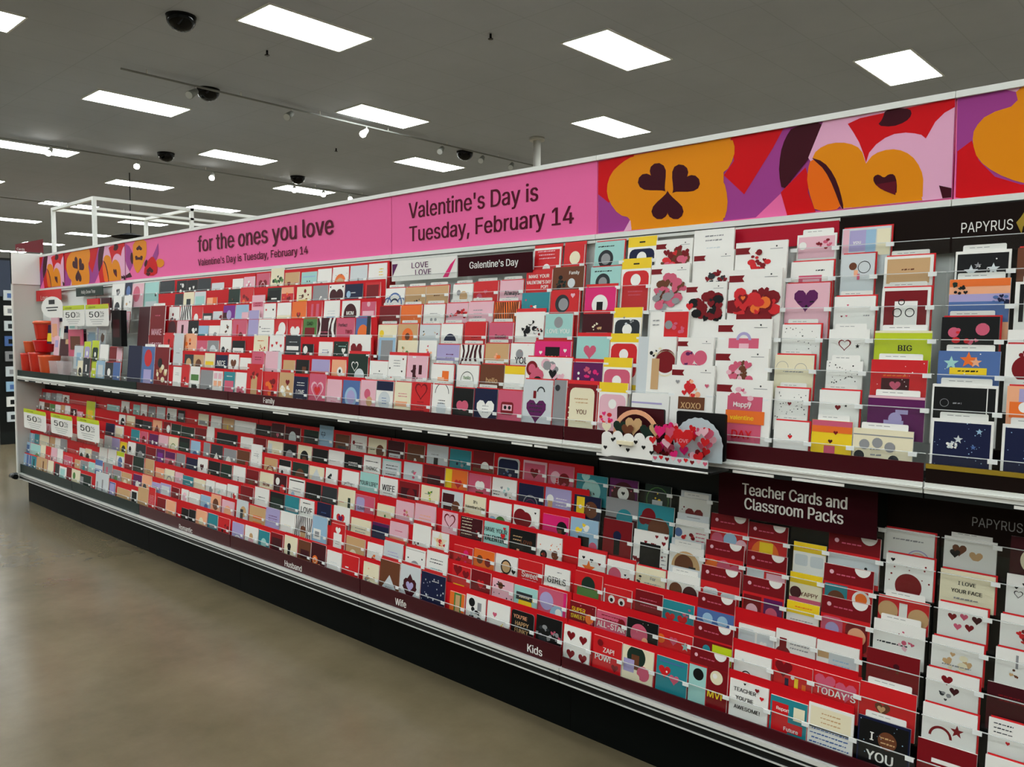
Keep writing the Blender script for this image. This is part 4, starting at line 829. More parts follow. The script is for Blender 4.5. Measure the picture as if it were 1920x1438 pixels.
C U4 -813 128 144 w WE|r .06 .07 .94 .9 D;r .28 .3 .75 .9 w;o .42 .32 .07 .02 k;o .34 .55 .1 .02 k;o .6 .55 .1 .02 k|dark red card with white line drawing, fifth row up, under the upper brown sign
C U4 -639 144 161 q W|r 0 .0 1 .14 o;r 0 .28 1 .8 v;r 0 .42 1 .8 b;B .2 .15 .16 10 e k;B .85 .4 .15 12 n b|peach and blue sky card with dark leaves, fifth row up, under the upper brown sign
C U4 -484 129 149 w W|r .08 .05 .16 .8 k;c .3 .3 .1 k|white card with black bottle, fifth row up, under the upper brown sign
C U5 -6270 137 183 w -|c .5 .7 .35 c|
C U5 -6081 130 179 w -|B .5 .4 .3 5 G T|
C U5 -5276 114 167 c -||
C U5 -5154 143 173 i -|r .3 .3 .7 .7 c|
C U5 -5004 145 172 s -|r .1 .2 .9 .7 a|
C U5 -4839 126 131 o -|r 0 0 .6 .6 q|
C U5 -4574 134 174 e -|B .5 .5 .2 5 k B|
C U5 -4430 142 179 R -|B .5 .5 .3 5 D o|
C U5 -4136 141 166 e -|r .1 .1 .9 .8 k;r .3 .4 .7 .46 w|dark card with green frame, sixth row up, above the Family label
C U5 -3990 116 165 R -|r 0 0 1 .3 q;B .5 .5 .3 5 D o|
C U5 -3840 135 162 i -|B .6 .35 .25 5 D B;r .15 .5 .9 .8 y;x .3 .4 .3 2 k|ivory card with yellow band, sixth row up, above the Family label
C U5 -3689 134 163 G -|B .5 .5 .2 4 w s|grey card with white bird, sixth row up, near the LOVE sign
C U5 -3545 133 163 w -|c .3 .42 .24 m;c .7 .42 .24 m;h .1 .1 .1 k;h .9 .1 .1 k;x .5 .6 .3 1 w|white card with burgundy round pair, sixth row up, near the LOVE sign
C U5 -3407 145 160 n -|c .22 .35 .12 l;x .5 .3 .3 1 s|navy card with pale moon, sixth row up, near the LOVE sign
C U5 -3241 116 162 R -|r .1 .1 .9 .9 D|plain red card above pink cake, sixth row up, near the LOVE sign
C U5 -3082 140 128 w WE|a .5 .55 .4 .06 b;a .5 .6 .26 .06 n;a .15 .5 .2 .05 b;a .85 .5 .2 .05 b|white card with blue waves, sixth row up, under the Galentine's Day sign
C U5 -2935 140 128 T WE|B .62 .5 .16 6 c B|tan card with dark sprig, sixth row up, under the Galentine's Day sign
C U5 -2791 145 129 T WE|x .5 .3 .3 1 B|plain tan card, sixth row up, under the Galentine's Day sign
C U5 -2616 122 130 w WE|c .55 .45 .2 T;c .3 .3 .1 G|white card with tan blossom, sixth row up, under the Galentine's Day sign
C U5 -2488 142 134 R WE|c .25 .45 .12 P;h .5 .3 .16 P;c .2 .5 .06 w|red card with pink bird, sixth row up, under the Galentine's Day sign
C U5 -2335 127 135 p WE|x .55 .5 .6 2 G;t .55 .4 .24 c Always|pale pink card reading Always, sixth row up, under the Galentine's Day sign
C U5 -2192 134 169 R E|t .5 .18 .16 w MAKE~YOUR;t .55 .36 .16 w VALENTINE'S~DAY;t .75 .5 .15 w POP!|red card about making Valentine's Day pop, sixth row up, beside the yellow holders
C U5 -2053 151 175 B E|B .3 .4 .2 10 e k;c .62 .42 .12 s;t .7 .16 .13 w Family|brown photo card reading Family, sixth row up, beside the yellow holders
C U5 -1870 137 166 a E|c .42 .42 .24 c;c .42 .42 .14 G;x .42 .12 .6 1 k|aqua card with lower grey medal, sixth row up, beside the yellow holders
Y U5 -1730 125 189 y -|r 0 .3 1 1.8 w;R .06 .36 .94 1.7 R;c .5 .62 .17 w;x .5 1 .5 2 P;r .4 .14 .6 .18 k|yellow-topped tall red holder, sixth row up, in the white sleeve section
S U5 -1590 145 246 w S|Q R;B .55 .5 .36 24 B D;B .55 .52 .3 10 R P|white sleeve with brown rose mound, sixth row up, in the white sleeve section
S U5 -1441 147 268 w -|x .5 .2 .5 2 G;x .5 .42 .4 1 s|plain white sleeve back with faint writing, sixth row up, in the white sleeve section
C U5 -1094 130 142 w E|x .7 .22 .22 1 c;r .2 .33 .75 .5 P;r .3 .42 .7 .5 p|white card with pink ribbon, sixth row up, under the upper brown sign
C U5 -940 95 156 s E|o .7 .42 .19 .02 k;c .36 .38 .12 B;r .4 .5 .52 .7 q;r .5 .62 .58 .8 P|grey card with bicycle wheel, sixth row up, under the upper brown sign
C U5 -817 129 142 w WE|r .06 .06 .94 .6 T;x .5 .3 .3 1 B|tan blank card with white border, sixth row up, under the upper brown sign
C U5 -633 132 145 w W|r .04 .06 .96 .9 k;* .3 .42 .14 s;* .7 .38 .12 s;* .42 .3 .07 G;d 14 .012 w|black card with silver fireworks, sixth row up, under the upper brown sign
C U5 -487 131 146 B E|d 10 .012 y|brown card with gold flecks, sixth row up, under the upper brown sign
C U6 -6352 220 180 w -|B .4 .4 .3 9 G k|
C U6 -6120 121 181 n -|c .5 .5 .3 b|
C U6 -5991 187 169 p -|c .4 .4 .3 P|
C U6 -5783 219 168 a -|r .1 .6 .9 1 s;c .8 .4 .06 k|mint card, top row, past the Family label
C U6 -5540 207 169 c -|B .4 .6 .3 6 w G|black dome card, top row, past the Family label
C U6 -5296 138 162 k -|B .5 .4 .35 8 w k|
C U6 -5154 144 160 k -|h .3 .4 .2 w;h .65 .35 .2 w|
C U6 -5005 167 163 c -||
C U6 -4822 149 129 s -|B .3 .4 .2 4 T w|
C U6 -4566 123 144 w -|x .6 .5 .4 2 G|
C U6 -4435 123 150 p -|B .5 .3 .3 7 P w|
C U6 -4293 141 162 P -|h .5 .55 .7 D;o .5 .5 .16 .03 p|
C U6 -4140 133 184 i -|B .55 .55 .4 9 e g|
C U6 -3994 142 154 T -|h .3 .45 .24 D;r .7 .4 .9 .44 R|tan card with dark red heart, top row, above the Family label
C U6 -3832 145 149 a -|r .1 .15 .9 .2 l;c .5 .6 .12 P;c .4 .35 .03 k;c .55 .35 .03 k|aqua card with tiny figures, top row, above the Family label
C U6 -3679 122 158 w -|c .3 .7 .14 G|white card with small grey animal, top row, near the LOVE sign
C U6 -3546 136 160 w -|c .5 .62 .36 o;c .5 .66 .26 T;d 10 .02 k|white card with golden round flower, top row, near the LOVE sign
C U6 -3396 139 160 s -|r .45 .45 .55 .7 G|plain silver card, top row, near the LOVE sign
C U6 -3247 141 162 w -|x .7 .3 .25 3 y|white card with faint gold script, top row, under the Galentine's Day sign
C U6 -2174 139 165 w B|r .04 .06 .96 .8 R;x .5 .2 .7 3 p;c .5 .6 .14 w|red greeting with pink lettering, top row, beside the yellow holders
C U6 -2018 98 166 R B|c .55 .5 .26 i;d 6 .012 y|red card with glowing cream dome, top row, beside the yellow holders
C U6 -1870 131 169 a E|c .4 .5 .26 c;c .4 .5 .16 G;x .4 .14 .6 1 k|aqua card with grey round medal, top row, beside the yellow holders
Y U6 -1720 121 175 y -|r 0 .3 1 1.5 w;R .06 .36 .94 1.3 n;c .5 .62 .17 w;r .4 .14 .6 .18 k|yellow-topped black holder with round hole, top row, in the white sleeve section
C U6 -1087 122 134 w W|r .04 .06 .96 .6 p;c .15 .28 .1 w;B .7 .25 .18 8 P D|pale pink card with rose butterfly, top row, under the upper brown sign
C U6 -949 139 142 s E|r .02 .02 .15 .6 p;r .16 .05 .5 .5 v;r .5 .05 .7 .6 l;r .72 .05 1 .6 i;t .32 .3 .12 w you|holographic pastel card, top row, under the upper brown sign'''
EDGES = {}
for ln in CARDS.strip().split('\n'):
    q = ln.split(); EDGES.setdefault(q[1], []).append((int(q[2])/1000, int(q[3])/1000))
def make_rack(rk, j):
    a, b = XS[j+1]+.003, XS[j]-.003; lo = rk == 'L'
    zb = .27 if lo else 1.106; t = empty('card_rack', ((a+b)/2, 2.4, zb), (LLAB if lo else ULAB)[j], 'card rack', 'lower card racks' if lo else 'upper card racks')
    ox, oy = (a+b)/2, 2.4
    red = (lo and j >= 2) or (not lo and j in (3, 4)); half = lo and j == 1
    top = 1.06 if lo else 1.848
    bk = deck_dark if lo else (red_board if red else (brown_board if j == 0 else mat('white_board', (222,226,222), .5)))
    MB().box(a-ox, b-ox, 2.515-oy, 2.528-oy, 0, top-zb, bk).build('backboard', t)
    if j == 1 and not lo: MB().box(-1.44-ox, -.965-ox, 2.495-oy, 2.499-oy, 1.77-zb, 1.838-zb, mat('crimson_board', (176,12,40), .5, spec=.2)).build('red_header_strip', t)
    sm = green_strip if j >= 5 else maroon_strip
    s0, s1 = (.264, .303 if j < 2 else .336) if lo else (1.108, 1.158)
    st = MB(); st.box(a-ox, b-ox, 2.3-oy, 2.306-oy, s0-zb, s1-zb, brown_board if (j == 0 and not lo) else sm)
    if j == 0 and not lo: st.box(a-ox, b-ox, 2.298-oy, 2.308-oy, s1-zb-.012, s1-zb, gold_mat)
    for (r_, tx, x0, x1, zz, cap) in LABELS:
        if r_ == rk and a <= (x0+x1)/2 <= b: put_text(st, tx, x0-ox, x1-ox, zz-zb, cap, 2.2994-oy, pap('w'), .035)
    st.build('label_strip', t)
    rnd = random.Random(j*7+lo)
    for k in range(7):
        y, z = plane(rk, k); y -= oy; z -= zb
        if j == 6 and not lo: a = -6.78     # open shelf for tubs and tumblers beyond
        tr = MB(); tr.box(a-ox, b-ox, y-.003, y+.017, z-.004, z-.001, acrylic if not red else red_board)
        if red: tr.box(a-ox, b-ox, y+.0152, y+.017, z, z+(RISER_L if lo else RISER_U)[k], red_board)
        elif half and k < 3: tr.box(a-ox, -.822-ox, y+.0152, y+.017, z, z+.15, red_board)
        tr_o = tr.build('pocket_tier', t)
        lp = MB(); hz = .066 if k == 0 else .09
        lp.box(a-ox, b-ox, y-.006, y-.004, z-.002, z+hz, acrylic); lp.box(a-ox, b-ox, y-.0065, y-.0035, z+hz, z+hz+.002, acrylic_edge)
        es = EDGES.get(rk+str(k), []); px = [x-.002 for x, w in es] + [x+w+.004 for x, w in es]; last = -99
        for x in sorted(px):
            if a+.012 < x < b-.012 and x-last > .05:
                lp.box(x-.011-ox, x+.011-ox, y-.009, y-.0065, z+hz-.01, z+hz+.002, clip_mat); last = x
        lp.build('pocket_lip', tr_o)
    return t
LABELS = [('U','Family',-3.928,-3.817,1.118,.028),('L','Wife',-2.829,-2.752,.277,.03),('L','Husband',-3.737,-3.577,.272,.03),('L','Kids',-2.035,-1.959,.277,.03),('L','Romantic',-4.943,-4.766,.268,.03)]
for j in range(7):
    make_rack('U', j); make_rack('L', j)
# ---------------------------------------------------------------- header panels with the printed artwork
ART = [
 ((160, 62, 140), [(-0.655,2.145),(-0.187,2.225),(-0.167,1.747),(-0.651,1.873)]),
 ((208, 10, 20), [(-0.651,1.998),(-0.616,2.022),(-0.597,1.966),(-0.557,1.918),(-0.496,1.890),(-0.172,1.854),(-0.167,1.747),(-0.651,1.873)]),
 ((230, 170, 200), [(-0.541,2.143),(-0.506,2.152),(-0.510,2.130),(-0.523,2.135)]),
 ((228, 138, 8), [(-0.614,2.026),(-0.612,2.046),(-0.603,2.063),(-0.588,2.079),(-0.562,2.090),(-0.526,2.096),(-0.511,2.110),(-0.516,2.132),(-0.496,2.147),(-0.454,2.156),(-0.402,2.153),(-0.343,2.138),(-0.299,2.111),(-0.271,2.073),(-0.261,2.034),(-0.268,1.995),(-0.280,1.960),(-0.296,1.930),(-0.333,1.904),(-0.392,1.883),(-0.440,1.878),(-0.477,1.888),(-0.511,1.902),(-0.542,1.919),(-0.568,1.938),(-0.589,1.958),(-0.604,1.981),(-0.611,2.005)]),
 ((62, 6, 22), [(-0.442,2.069),(-0.443,2.072),(-0.445,2.081),(-0.443,2.091),(-0.435,2.097),(-0.425,2.097),(-0.415,2.089),(-0.410,2.076),(-0.409,2.061),(-0.410,2.046),(-0.411,2.033),(-0.409,2.024),(-0.408,2.022),(-0.410,2.023),(-0.417,2.027),(-0.428,2.029),(-0.442,2.031),(-0.455,2.035),(-0.466,2.044),(-0.470,2.056),(-0.468,2.068),(-0.461,2.075),(-0.452,2.075),(-0.444,2.071)]),
 ((62, 6, 22), [(-0.359,2.046),(-0.357,2.047),(-0.350,2.049),(-0.341,2.045),(-0.334,2.036),(-0.331,2.024),(-0.335,2.013),(-0.344,2.008),(-0.356,2.009),(-0.369,2.011),(-0.380,2.012),(-0.387,2.011),(-0.388,2.010),(-0.388,2.012),(-0.387,2.020),(-0.388,2.033),(-0.390,2.049),(-0.391,2.064),(-0.386,2.075),(-0.378,2.079),(-0.367,2.076),(-0.359,2.067),(-0.357,2.056),(-0.358,2.048)]),
 ((62, 6, 22), [(-0.396,1.965),(-0.397,1.962),(-0.400,1.955),(-0.408,1.950),(-0.418,1.952),(-0.427,1.960),(-0.431,1.973),(-0.428,1.985),(-0.420,1.995),(-0.410,2.004),(-0.402,2.012),(-0.399,2.018),(-0.398,2.021),(-0.398,2.018),(-0.394,2.010),(-0.386,2.000),(-0.375,1.988),(-0.366,1.976),(-0.362,1.963),(-0.365,1.952),(-0.373,1.946),(-0.384,1.947),(-0.392,1.954),(-0.396,1.962)]),
 ((160, 62, 140), [(-1.877,2.138),(-0.658,2.145),(-0.658,1.874),(-1.873,1.871)]),
 ((208, 10, 20), [(-1.877,2.138),(-1.714,2.142),(-1.730,2.065),(-1.825,1.980),(-1.875,2.017)]),
 ((236, 108, 166), [(-1.243,1.869),(-1.156,1.940),(-1.128,1.869),(-1.131,1.855)]),
 ((208, 10, 20), [(-1.334,2.144),(-1.152,2.142),(-1.186,2.086),(-1.281,1.951),(-1.356,2.022),(-1.320,2.065)]),
 ((230, 170, 200), [(-1.757,1.868),(-1.718,1.924),(-1.658,1.878)]),
 ((228, 138, 8), [(-1.664,2.137),(-1.563,2.135),(-1.466,2.136),(-1.375,2.140),(-1.326,2.132),(-1.319,2.111),(-1.319,2.088),(-1.328,2.062),(-1.341,2.042),(-1.361,2.030),(-1.364,2.012),(-1.351,1.990),(-1.344,1.964),(-1.340,1.934),(-1.342,1.906),(-1.349,1.882),(-1.395,1.869),(-1.482,1.868),(-1.574,1.868),(-1.671,1.870),(-1.723,1.882),(-1.726,1.905),(-1.740,1.920),(-1.765,1.927),(-1.790,1.944),(-1.813,1.971),(-1.828,1.998),(-1.834,2.023),(-1.832,2.049),(-1.822,2.075),(-1.805,2.096),(-1.782,2.111),(-1.757,2.124),(-1.730,2.133)]),
 ((228, 138, 8), [(-1.716,2.139),(-1.332,2.142),(-1.357,2.055),(-1.354,1.872),(-1.722,1.871)]),
 ((62, 6, 22), [(-1.641,2.057),(-1.644,2.062),(-1.647,2.074),(-1.643,2.088),(-1.628,2.097),(-1.607,2.096),(-1.589,2.085),(-1.580,2.067),(-1.580,2.046),(-1.582,2.025),(-1.583,2.007),(-1.581,1.996),(-1.579,1.992),(-1.582,1.995),(-1.595,1.999),(-1.617,2.002),(-1.643,2.005),(-1.669,2.010),(-1.688,2.022),(-1.697,2.039),(-1.692,2.056),(-1.678,2.066),(-1.659,2.066),(-1.646,2.060)]),
 ((62, 6, 22), [(-1.495,2.034),(-1.491,2.036),(-1.478,2.038),(-1.462,2.034),(-1.448,2.021),(-1.444,2.004),(-1.451,1.990),(-1.468,1.983),(-1.492,1.983),(-1.516,1.986),(-1.537,1.988),(-1.549,1.986),(-1.553,1.985),(-1.551,1.988),(-1.549,1.998),(-1.551,2.017),(-1.554,2.038),(-1.554,2.059),(-1.546,2.075),(-1.529,2.081),(-1.509,2.076),(-1.495,2.064),(-1.490,2.049),(-1.493,2.038)]),
 ((62, 6, 22), [(-1.570,1.920),(-1.571,1.915),(-1.578,1.906),(-1.593,1.899),(-1.613,1.901),(-1.630,1.913),(-1.637,1.930),(-1.630,1.947),(-1.614,1.961),(-1.594,1.974),(-1.579,1.985),(-1.573,1.993),(-1.571,1.997),(-1.570,1.993),(-1.563,1.983),(-1.548,1.968),(-1.529,1.952),(-1.512,1.935),(-1.506,1.917),(-1.512,1.902),(-1.527,1.893),(-1.546,1.895),(-1.562,1.904),(-1.569,1.915)]),
 ((62, 6, 22), [(-1.095,2.143),(-1.046,2.145),(-1.026,2.130),(-1.033,2.097),(-1.044,2.070),(-1.059,2.047),(-1.079,2.023),(-1.104,1.996),(-1.125,1.973),(-1.142,1.955),(-1.154,1.960),(-1.160,1.987),(-1.163,2.017),(-1.161,2.049),(-1.157,2.076),(-1.149,2.100),(-1.139,2.119),(-1.127,2.135)]),
 ((208, 10, 20), [(-1.155,1.943),(-1.077,2.011),(-1.065,1.975),(-1.067,1.933),(-1.041,1.871),(-1.132,1.869)]),
 ((230, 170, 200), [(-1.024,2.146),(-0.658,2.146),(-0.658,1.873),(-0.961,1.872),(-1.069,2.039)]),
 ((208, 10, 20), [(-0.951,2.122),(-0.915,2.133),(-0.658,2.144),(-0.658,2.120),(-0.686,2.108),(-0.709,2.087),(-0.723,2.061),(-0.732,2.045),(-0.744,2.057),(-0.762,2.064),(-0.786,2.070),(-0.817,2.071),(-0.842,2.064),(-0.867,2.049),(-0.886,2.028),(-0.894,2.001),(-0.902,2.027),(-0.916,2.063),(-0.934,2.095)]),
 ((62, 6, 22), [(-0.862,2.107),(-0.854,2.116),(-0.849,2.127),(-0.846,2.138),(-0.836,2.144),(-0.819,2.143),(-0.802,2.141),(-0.785,2.137),(-0.775,2.131),(-0.772,2.121),(-0.775,2.112),(-0.783,2.104),(-0.796,2.098),(-0.815,2.094),(-0.834,2.095),(-0.855,2.100)]),
 ((228, 138, 8), [(-1.055,2.037),(-1.047,2.053),(-1.031,2.064),(-1.009,2.071),(-0.985,2.072),(-0.959,2.068),(-0.937,2.060),(-0.918,2.048),(-0.905,2.031),(-0.898,2.009),(-0.894,1.998),(-0.893,1.998),(-0.888,2.005),(-0.878,2.017),(-0.862,2.025),(-0.839,2.029),(-0.818,2.028),(-0.798,2.022),(-0.779,2.011),(-0.762,1.995),(-0.749,1.975),(-0.739,1.952),(-0.735,1.932),(-0.735,1.917),(-0.735,1.900),(-0.735,1.884),(-0.761,1.875),(-0.815,1.874),(-0.871,1.873),(-0.929,1.873),(-0.962,1.881),(-0.966,1.899),(-0.978,1.930),(-0.996,1.973),(-1.019,2.003),(-1.046,2.021)]),
 ((228, 138, 8), [(-0.960,1.874),(-0.943,1.960),(-0.758,1.943),(-0.735,1.874)]),
 ((236, 108, 14), [(-1.052,2.031),(-1.035,2.025),(-1.020,2.013),(-1.006,1.995),(-0.992,1.971),(-0.979,1.938),(-0.969,1.910),(-0.961,1.885),(-0.977,1.872),(-1.019,1.871),(-1.045,1.881),(-1.052,1.901),(-1.060,1.924),(-1.066,1.949),(-1.070,1.972),(-1.069,1.992),(-1.067,2.011),(-1.062,2.027)]),
 ((62, 6, 22), [(-1.050,2.034),(-1.030,2.025),(-1.012,2.010),(-0.996,1.989),(-0.982,1.964),(-0.971,1.936),(-0.963,1.909),(-0.957,1.884),(-0.956,1.872),(-0.960,1.872),(-0.968,1.888),(-0.981,1.921),(-0.994,1.952),(-1.009,1.981),(-1.024,2.003),(-1.040,2.019),(-1.051,2.030),(-1.057,2.036)]),
 ((62, 6, 22), [(-0.816,1.900),(-0.839,1.912),(-0.856,1.924),(-0.866,1.935),(-0.871,1.945),(-0.871,1.954),(-0.867,1.959),(-0.859,1.961),(-0.852,1.958),(-0.845,1.952),(-0.839,1.951),(-0.832,1.956),(-0.825,1.958),(-0.817,1.957),(-0.811,1.951),(-0.807,1.939),(-0.805,1.923),(-0.805,1.903)]),
 ((96, 10, 30), [(-0.808,1.896),(-0.850,1.919),(-0.865,1.933),(-0.807,1.936)]),
 ((62, 6, 22), [(-0.693,1.910),(-0.658,1.898),(-0.658,1.874),(-0.683,1.874)]),
 ((160, 62, 140), [(-7.379,2.138),(-6.160,2.145),(-6.160,1.874),(-7.375,1.871)]),
 ((208, 10, 20), [(-7.379,2.138),(-7.216,2.142),(-7.232,2.065),(-7.327,1.980),(-7.377,2.017)]),
 ((236, 108, 166), [(-6.745,1.869),(-6.658,1.940),(-6.630,1.869),(-6.633,1.855)]),
 ((208, 10, 20), [(-6.836,2.144),(-6.654,2.142),(-6.688,2.086),(-6.783,1.951),(-6.858,2.022),(-6.822,2.065)]),
 ((230, 170, 200), [(-7.259,1.868),(-7.220,1.924),(-7.160,1.878)]),
 ((228, 138, 8), [(-7.166,2.137),(-7.065,2.135),(-6.968,2.136),(-6.877,2.140),(-6.828,2.132),(-6.821,2.111),(-6.821,2.088),(-6.830,2.062),(-6.843,2.042),(-6.863,2.030),(-6.866,2.012),(-6.853,1.990),(-6.846,1.964),(-6.842,1.934),(-6.844,1.906),(-6.851,1.882),(-6.897,1.869),(-6.984,1.868),(-7.076,1.868),(-7.173,1.870),(-7.225,1.882),(-7.228,1.905),(-7.242,1.920),(-7.267,1.927),(-7.292,1.944),(-7.315,1.971),(-7.330,1.998),(-7.336,2.023),(-7.334,2.049),(-7.324,2.075),(-7.307,2.096),(-7.284,2.111),(-7.259,2.124),(-7.232,2.133)]),
 ((228, 138, 8), [(-7.218,2.139),(-6.834,2.142),(-6.859,2.055),(-6.856,1.872),(-7.224,1.871)]),
 ((62, 6, 22), [(-7.143,2.057),(-7.146,2.062),(-7.149,2.074),(-7.144,2.088),(-7.130,2.097),(-7.109,2.096),(-7.091,2.085),(-7.082,2.067),(-7.082,2.046),(-7.084,2.025),(-7.085,2.007),(-7.083,1.996),(-7.081,1.992),(-7.084,1.995),(-7.097,1.999),(-7.119,2.002),(-7.145,2.005),(-7.171,2.010),(-7.190,2.022),(-7.199,2.039),(-7.194,2.056),(-7.180,2.066),(-7.162,2.066),(-7.148,2.060)]),
 ((62, 6, 22), [(-6.997,2.034),(-6.993,2.036),(-6.980,2.038),(-6.964,2.034),(-6.950,2.021),(-6.946,2.004),(-6.953,1.990),(-6.970,1.983),(-6.994,1.983),(-7.018,1.986),(-7.039,1.988),(-7.051,1.986),(-7.055,1.985),(-7.053,1.988),(-7.051,1.998),(-7.053,2.017),(-7.056,2.038),(-7.056,2.059),(-7.048,2.075),(-7.031,2.081),(-7.011,2.076),(-6.997,2.064),(-6.992,2.049),(-6.995,2.038)]),
 ((62, 6, 22), [(-7.072,1.920),(-7.073,1.915),(-7.080,1.906),(-7.095,1.899),(-7.114,1.901),(-7.132,1.913),(-7.139,1.930),(-7.132,1.947),(-7.116,1.961),(-7.096,1.974),(-7.081,1.985),(-7.074,1.993),(-7.074,1.997),(-7.072,1.993),(-7.065,1.983),(-7.050,1.968),(-7.031,1.952),(-7.014,1.935),(-7.008,1.917),(-7.013,1.902),(-7.029,1.893),(-7.048,1.895),(-7.064,1.904),(-7.071,1.915)]),
 ((62, 6, 22), [(-6.598,2.143),(-6.548,2.145),(-6.528,2.130),(-6.535,2.097),(-6.546,2.070),(-6.561,2.047),(-6.581,2.023),(-6.606,1.996),(-6.627,1.973),(-6.644,1.955),(-6.656,1.960),(-6.662,1.987),(-6.665,2.017),(-6.663,2.049),(-6.659,2.076),(-6.651,2.100),(-6.641,2.119),(-6.629,2.135)]),
 ((208, 10, 20), [(-6.657,1.943),(-6.579,2.011),(-6.567,1.975),(-6.569,1.933),(-6.543,1.871),(-6.634,1.869)]),
 ((230, 170, 200), [(-6.526,2.146),(-6.160,2.146),(-6.160,1.873),(-6.463,1.872),(-6.571,2.039)]),
 ((208, 10, 20), [(-6.453,2.122),(-6.417,2.133),(-6.160,2.144),(-6.160,2.120),(-6.189,2.108),(-6.211,2.087),(-6.225,2.061),(-6.234,2.045),(-6.245,2.057),(-6.264,2.064),(-6.288,2.070),(-6.319,2.071),(-6.344,2.064),(-6.369,2.049),(-6.388,2.028),(-6.396,2.001),(-6.404,2.027),(-6.418,2.063),(-6.436,2.095)]),
 ((62, 6, 22), [(-6.364,2.107),(-6.356,2.116),(-6.351,2.127),(-6.348,2.138),(-6.338,2.144),(-6.321,2.143),(-6.304,2.141),(-6.287,2.137),(-6.277,2.131),(-6.274,2.121),(-6.277,2.112),(-6.285,2.104),(-6.298,2.098),(-6.317,2.094),(-6.336,2.095),(-6.357,2.100)]),
 ((228, 138, 8), [(-6.557,2.037),(-6.549,2.053),(-6.533,2.064),(-6.511,2.071),(-6.487,2.072),(-6.461,2.068),(-6.439,2.060),(-6.420,2.048),(-6.407,2.031),(-6.400,2.009),(-6.396,1.998),(-6.395,1.998),(-6.390,2.005),(-6.380,2.017),(-6.364,2.025),(-6.341,2.029),(-6.320,2.028),(-6.300,2.022),(-6.281,2.011),(-6.264,1.995),(-6.251,1.975),(-6.241,1.952),(-6.237,1.932),(-6.237,1.917),(-6.237,1.900),(-6.237,1.884),(-6.263,1.875),(-6.317,1.874),(-6.373,1.873),(-6.431,1.873),(-6.464,1.881),(-6.468,1.899),(-6.480,1.930),(-6.498,1.973),(-6.521,2.003),(-6.548,2.021)]),
 ((228, 138, 8), [(-6.462,1.874),(-6.445,1.960),(-6.260,1.943),(-6.237,1.874)]),
 ((236, 108, 14), [(-6.553,2.031),(-6.537,2.025),(-6.522,2.013),(-6.508,1.995),(-6.494,1.971),(-6.481,1.938),(-6.471,1.910),(-6.463,1.885),(-6.479,1.872),(-6.521,1.871),(-6.547,1.881),(-6.554,1.901),(-6.561,1.924),(-6.568,1.949),(-6.572,1.972),(-6.572,1.992),(-6.569,2.011),(-6.564,2.027)]),
 ((62, 6, 22), [(-6.552,2.034),(-6.532,2.025),(-6.514,2.010),(-6.498,1.989),(-6.484,1.964),(-6.473,1.936),(-6.465,1.909),(-6.459,1.884),(-6.458,1.872),(-6.462,1.872),(-6.470,1.888),(-6.483,1.921),(-6.496,1.952),(-6.511,1.981),(-6.526,2.003),(-6.543,2.019),(-6.553,2.030),(-6.559,2.036)]),
 ((62, 6, 22), [(-6.318,1.900),(-6.341,1.912),(-6.357,1.924),(-6.368,1.935),(-6.373,1.945),(-6.373,1.954),(-6.369,1.959),(-6.361,1.961),(-6.354,1.958),(-6.347,1.952),(-6.340,1.951),(-6.334,1.956),(-6.327,1.958),(-6.319,1.957),(-6.314,1.951),(-6.309,1.939),(-6.307,1.923),(-6.307,1.903)]),
 ((96, 10, 30), [(-6.311,1.896),(-6.352,1.919),(-6.367,1.933),(-6.309,1.936)]),
 ((62, 6, 22), [(-6.195,1.910),(-6.160,1.898),(-6.160,1.874),(-6.185,1.874)]),
 ((160, 62, 140), [(-8.599,2.138),(-7.380,2.145),(-7.380,1.874),(-8.595,1.871)]),
 ((208, 10, 20), [(-8.599,2.138),(-8.437,2.142),(-8.452,2.065),(-8.547,1.980),(-8.597,2.017)]),
 ((236, 108, 166), [(-7.965,1.869),(-7.878,1.940),(-7.850,1.869),(-7.853,1.855)]),
 ((208, 10, 20), [(-8.056,2.144),(-7.874,2.142),(-7.908,2.086),(-8.003,1.951),(-8.078,2.022),(-8.042,2.065)]),
 ((230, 170, 200), [(-8.479,1.868),(-8.440,1.924),(-8.380,1.878)]),
 ((228, 138, 8), [(-8.386,2.137),(-8.285,2.135),(-8.188,2.136),(-8.097,2.140),(-8.048,2.132),(-8.041,2.111),(-8.041,2.088),(-8.050,2.062),(-8.063,2.042),(-8.083,2.030),(-8.086,2.012),(-8.073,1.990),(-8.066,1.964),(-8.062,1.934),(-8.064,1.906),(-8.071,1.882),(-8.117,1.869),(-8.204,1.868),(-8.296,1.868),(-8.393,1.870),(-8.445,1.882),(-8.448,1.905),(-8.462,1.920),(-8.487,1.927),(-8.512,1.944),(-8.535,1.971),(-8.550,1.998),(-8.556,2.023),(-8.554,2.049),(-8.544,2.075),(-8.527,2.096),(-8.504,2.111),(-8.479,2.124),(-8.452,2.133)]),
 ((228, 138, 8), [(-8.438,2.139),(-8.054,2.142),(-8.079,2.055),(-8.076,1.872),(-8.444,1.871)]),
 ((62, 6, 22), [(-8.363,2.057),(-8.366,2.062),(-8.369,2.074),(-8.364,2.088),(-8.350,2.097),(-8.329,2.096),(-8.311,2.085),(-8.302,2.067),(-8.302,2.046),(-8.304,2.025),(-8.305,2.007),(-8.303,1.996),(-8.301,1.992),(-8.304,1.995),(-8.317,1.999),(-8.339,2.002),(-8.365,2.005),(-8.391,2.010),(-8.410,2.022),(-8.419,2.039),(-8.414,2.056),(-8.400,2.066),(-8.382,2.066),(-8.368,2.060)]),
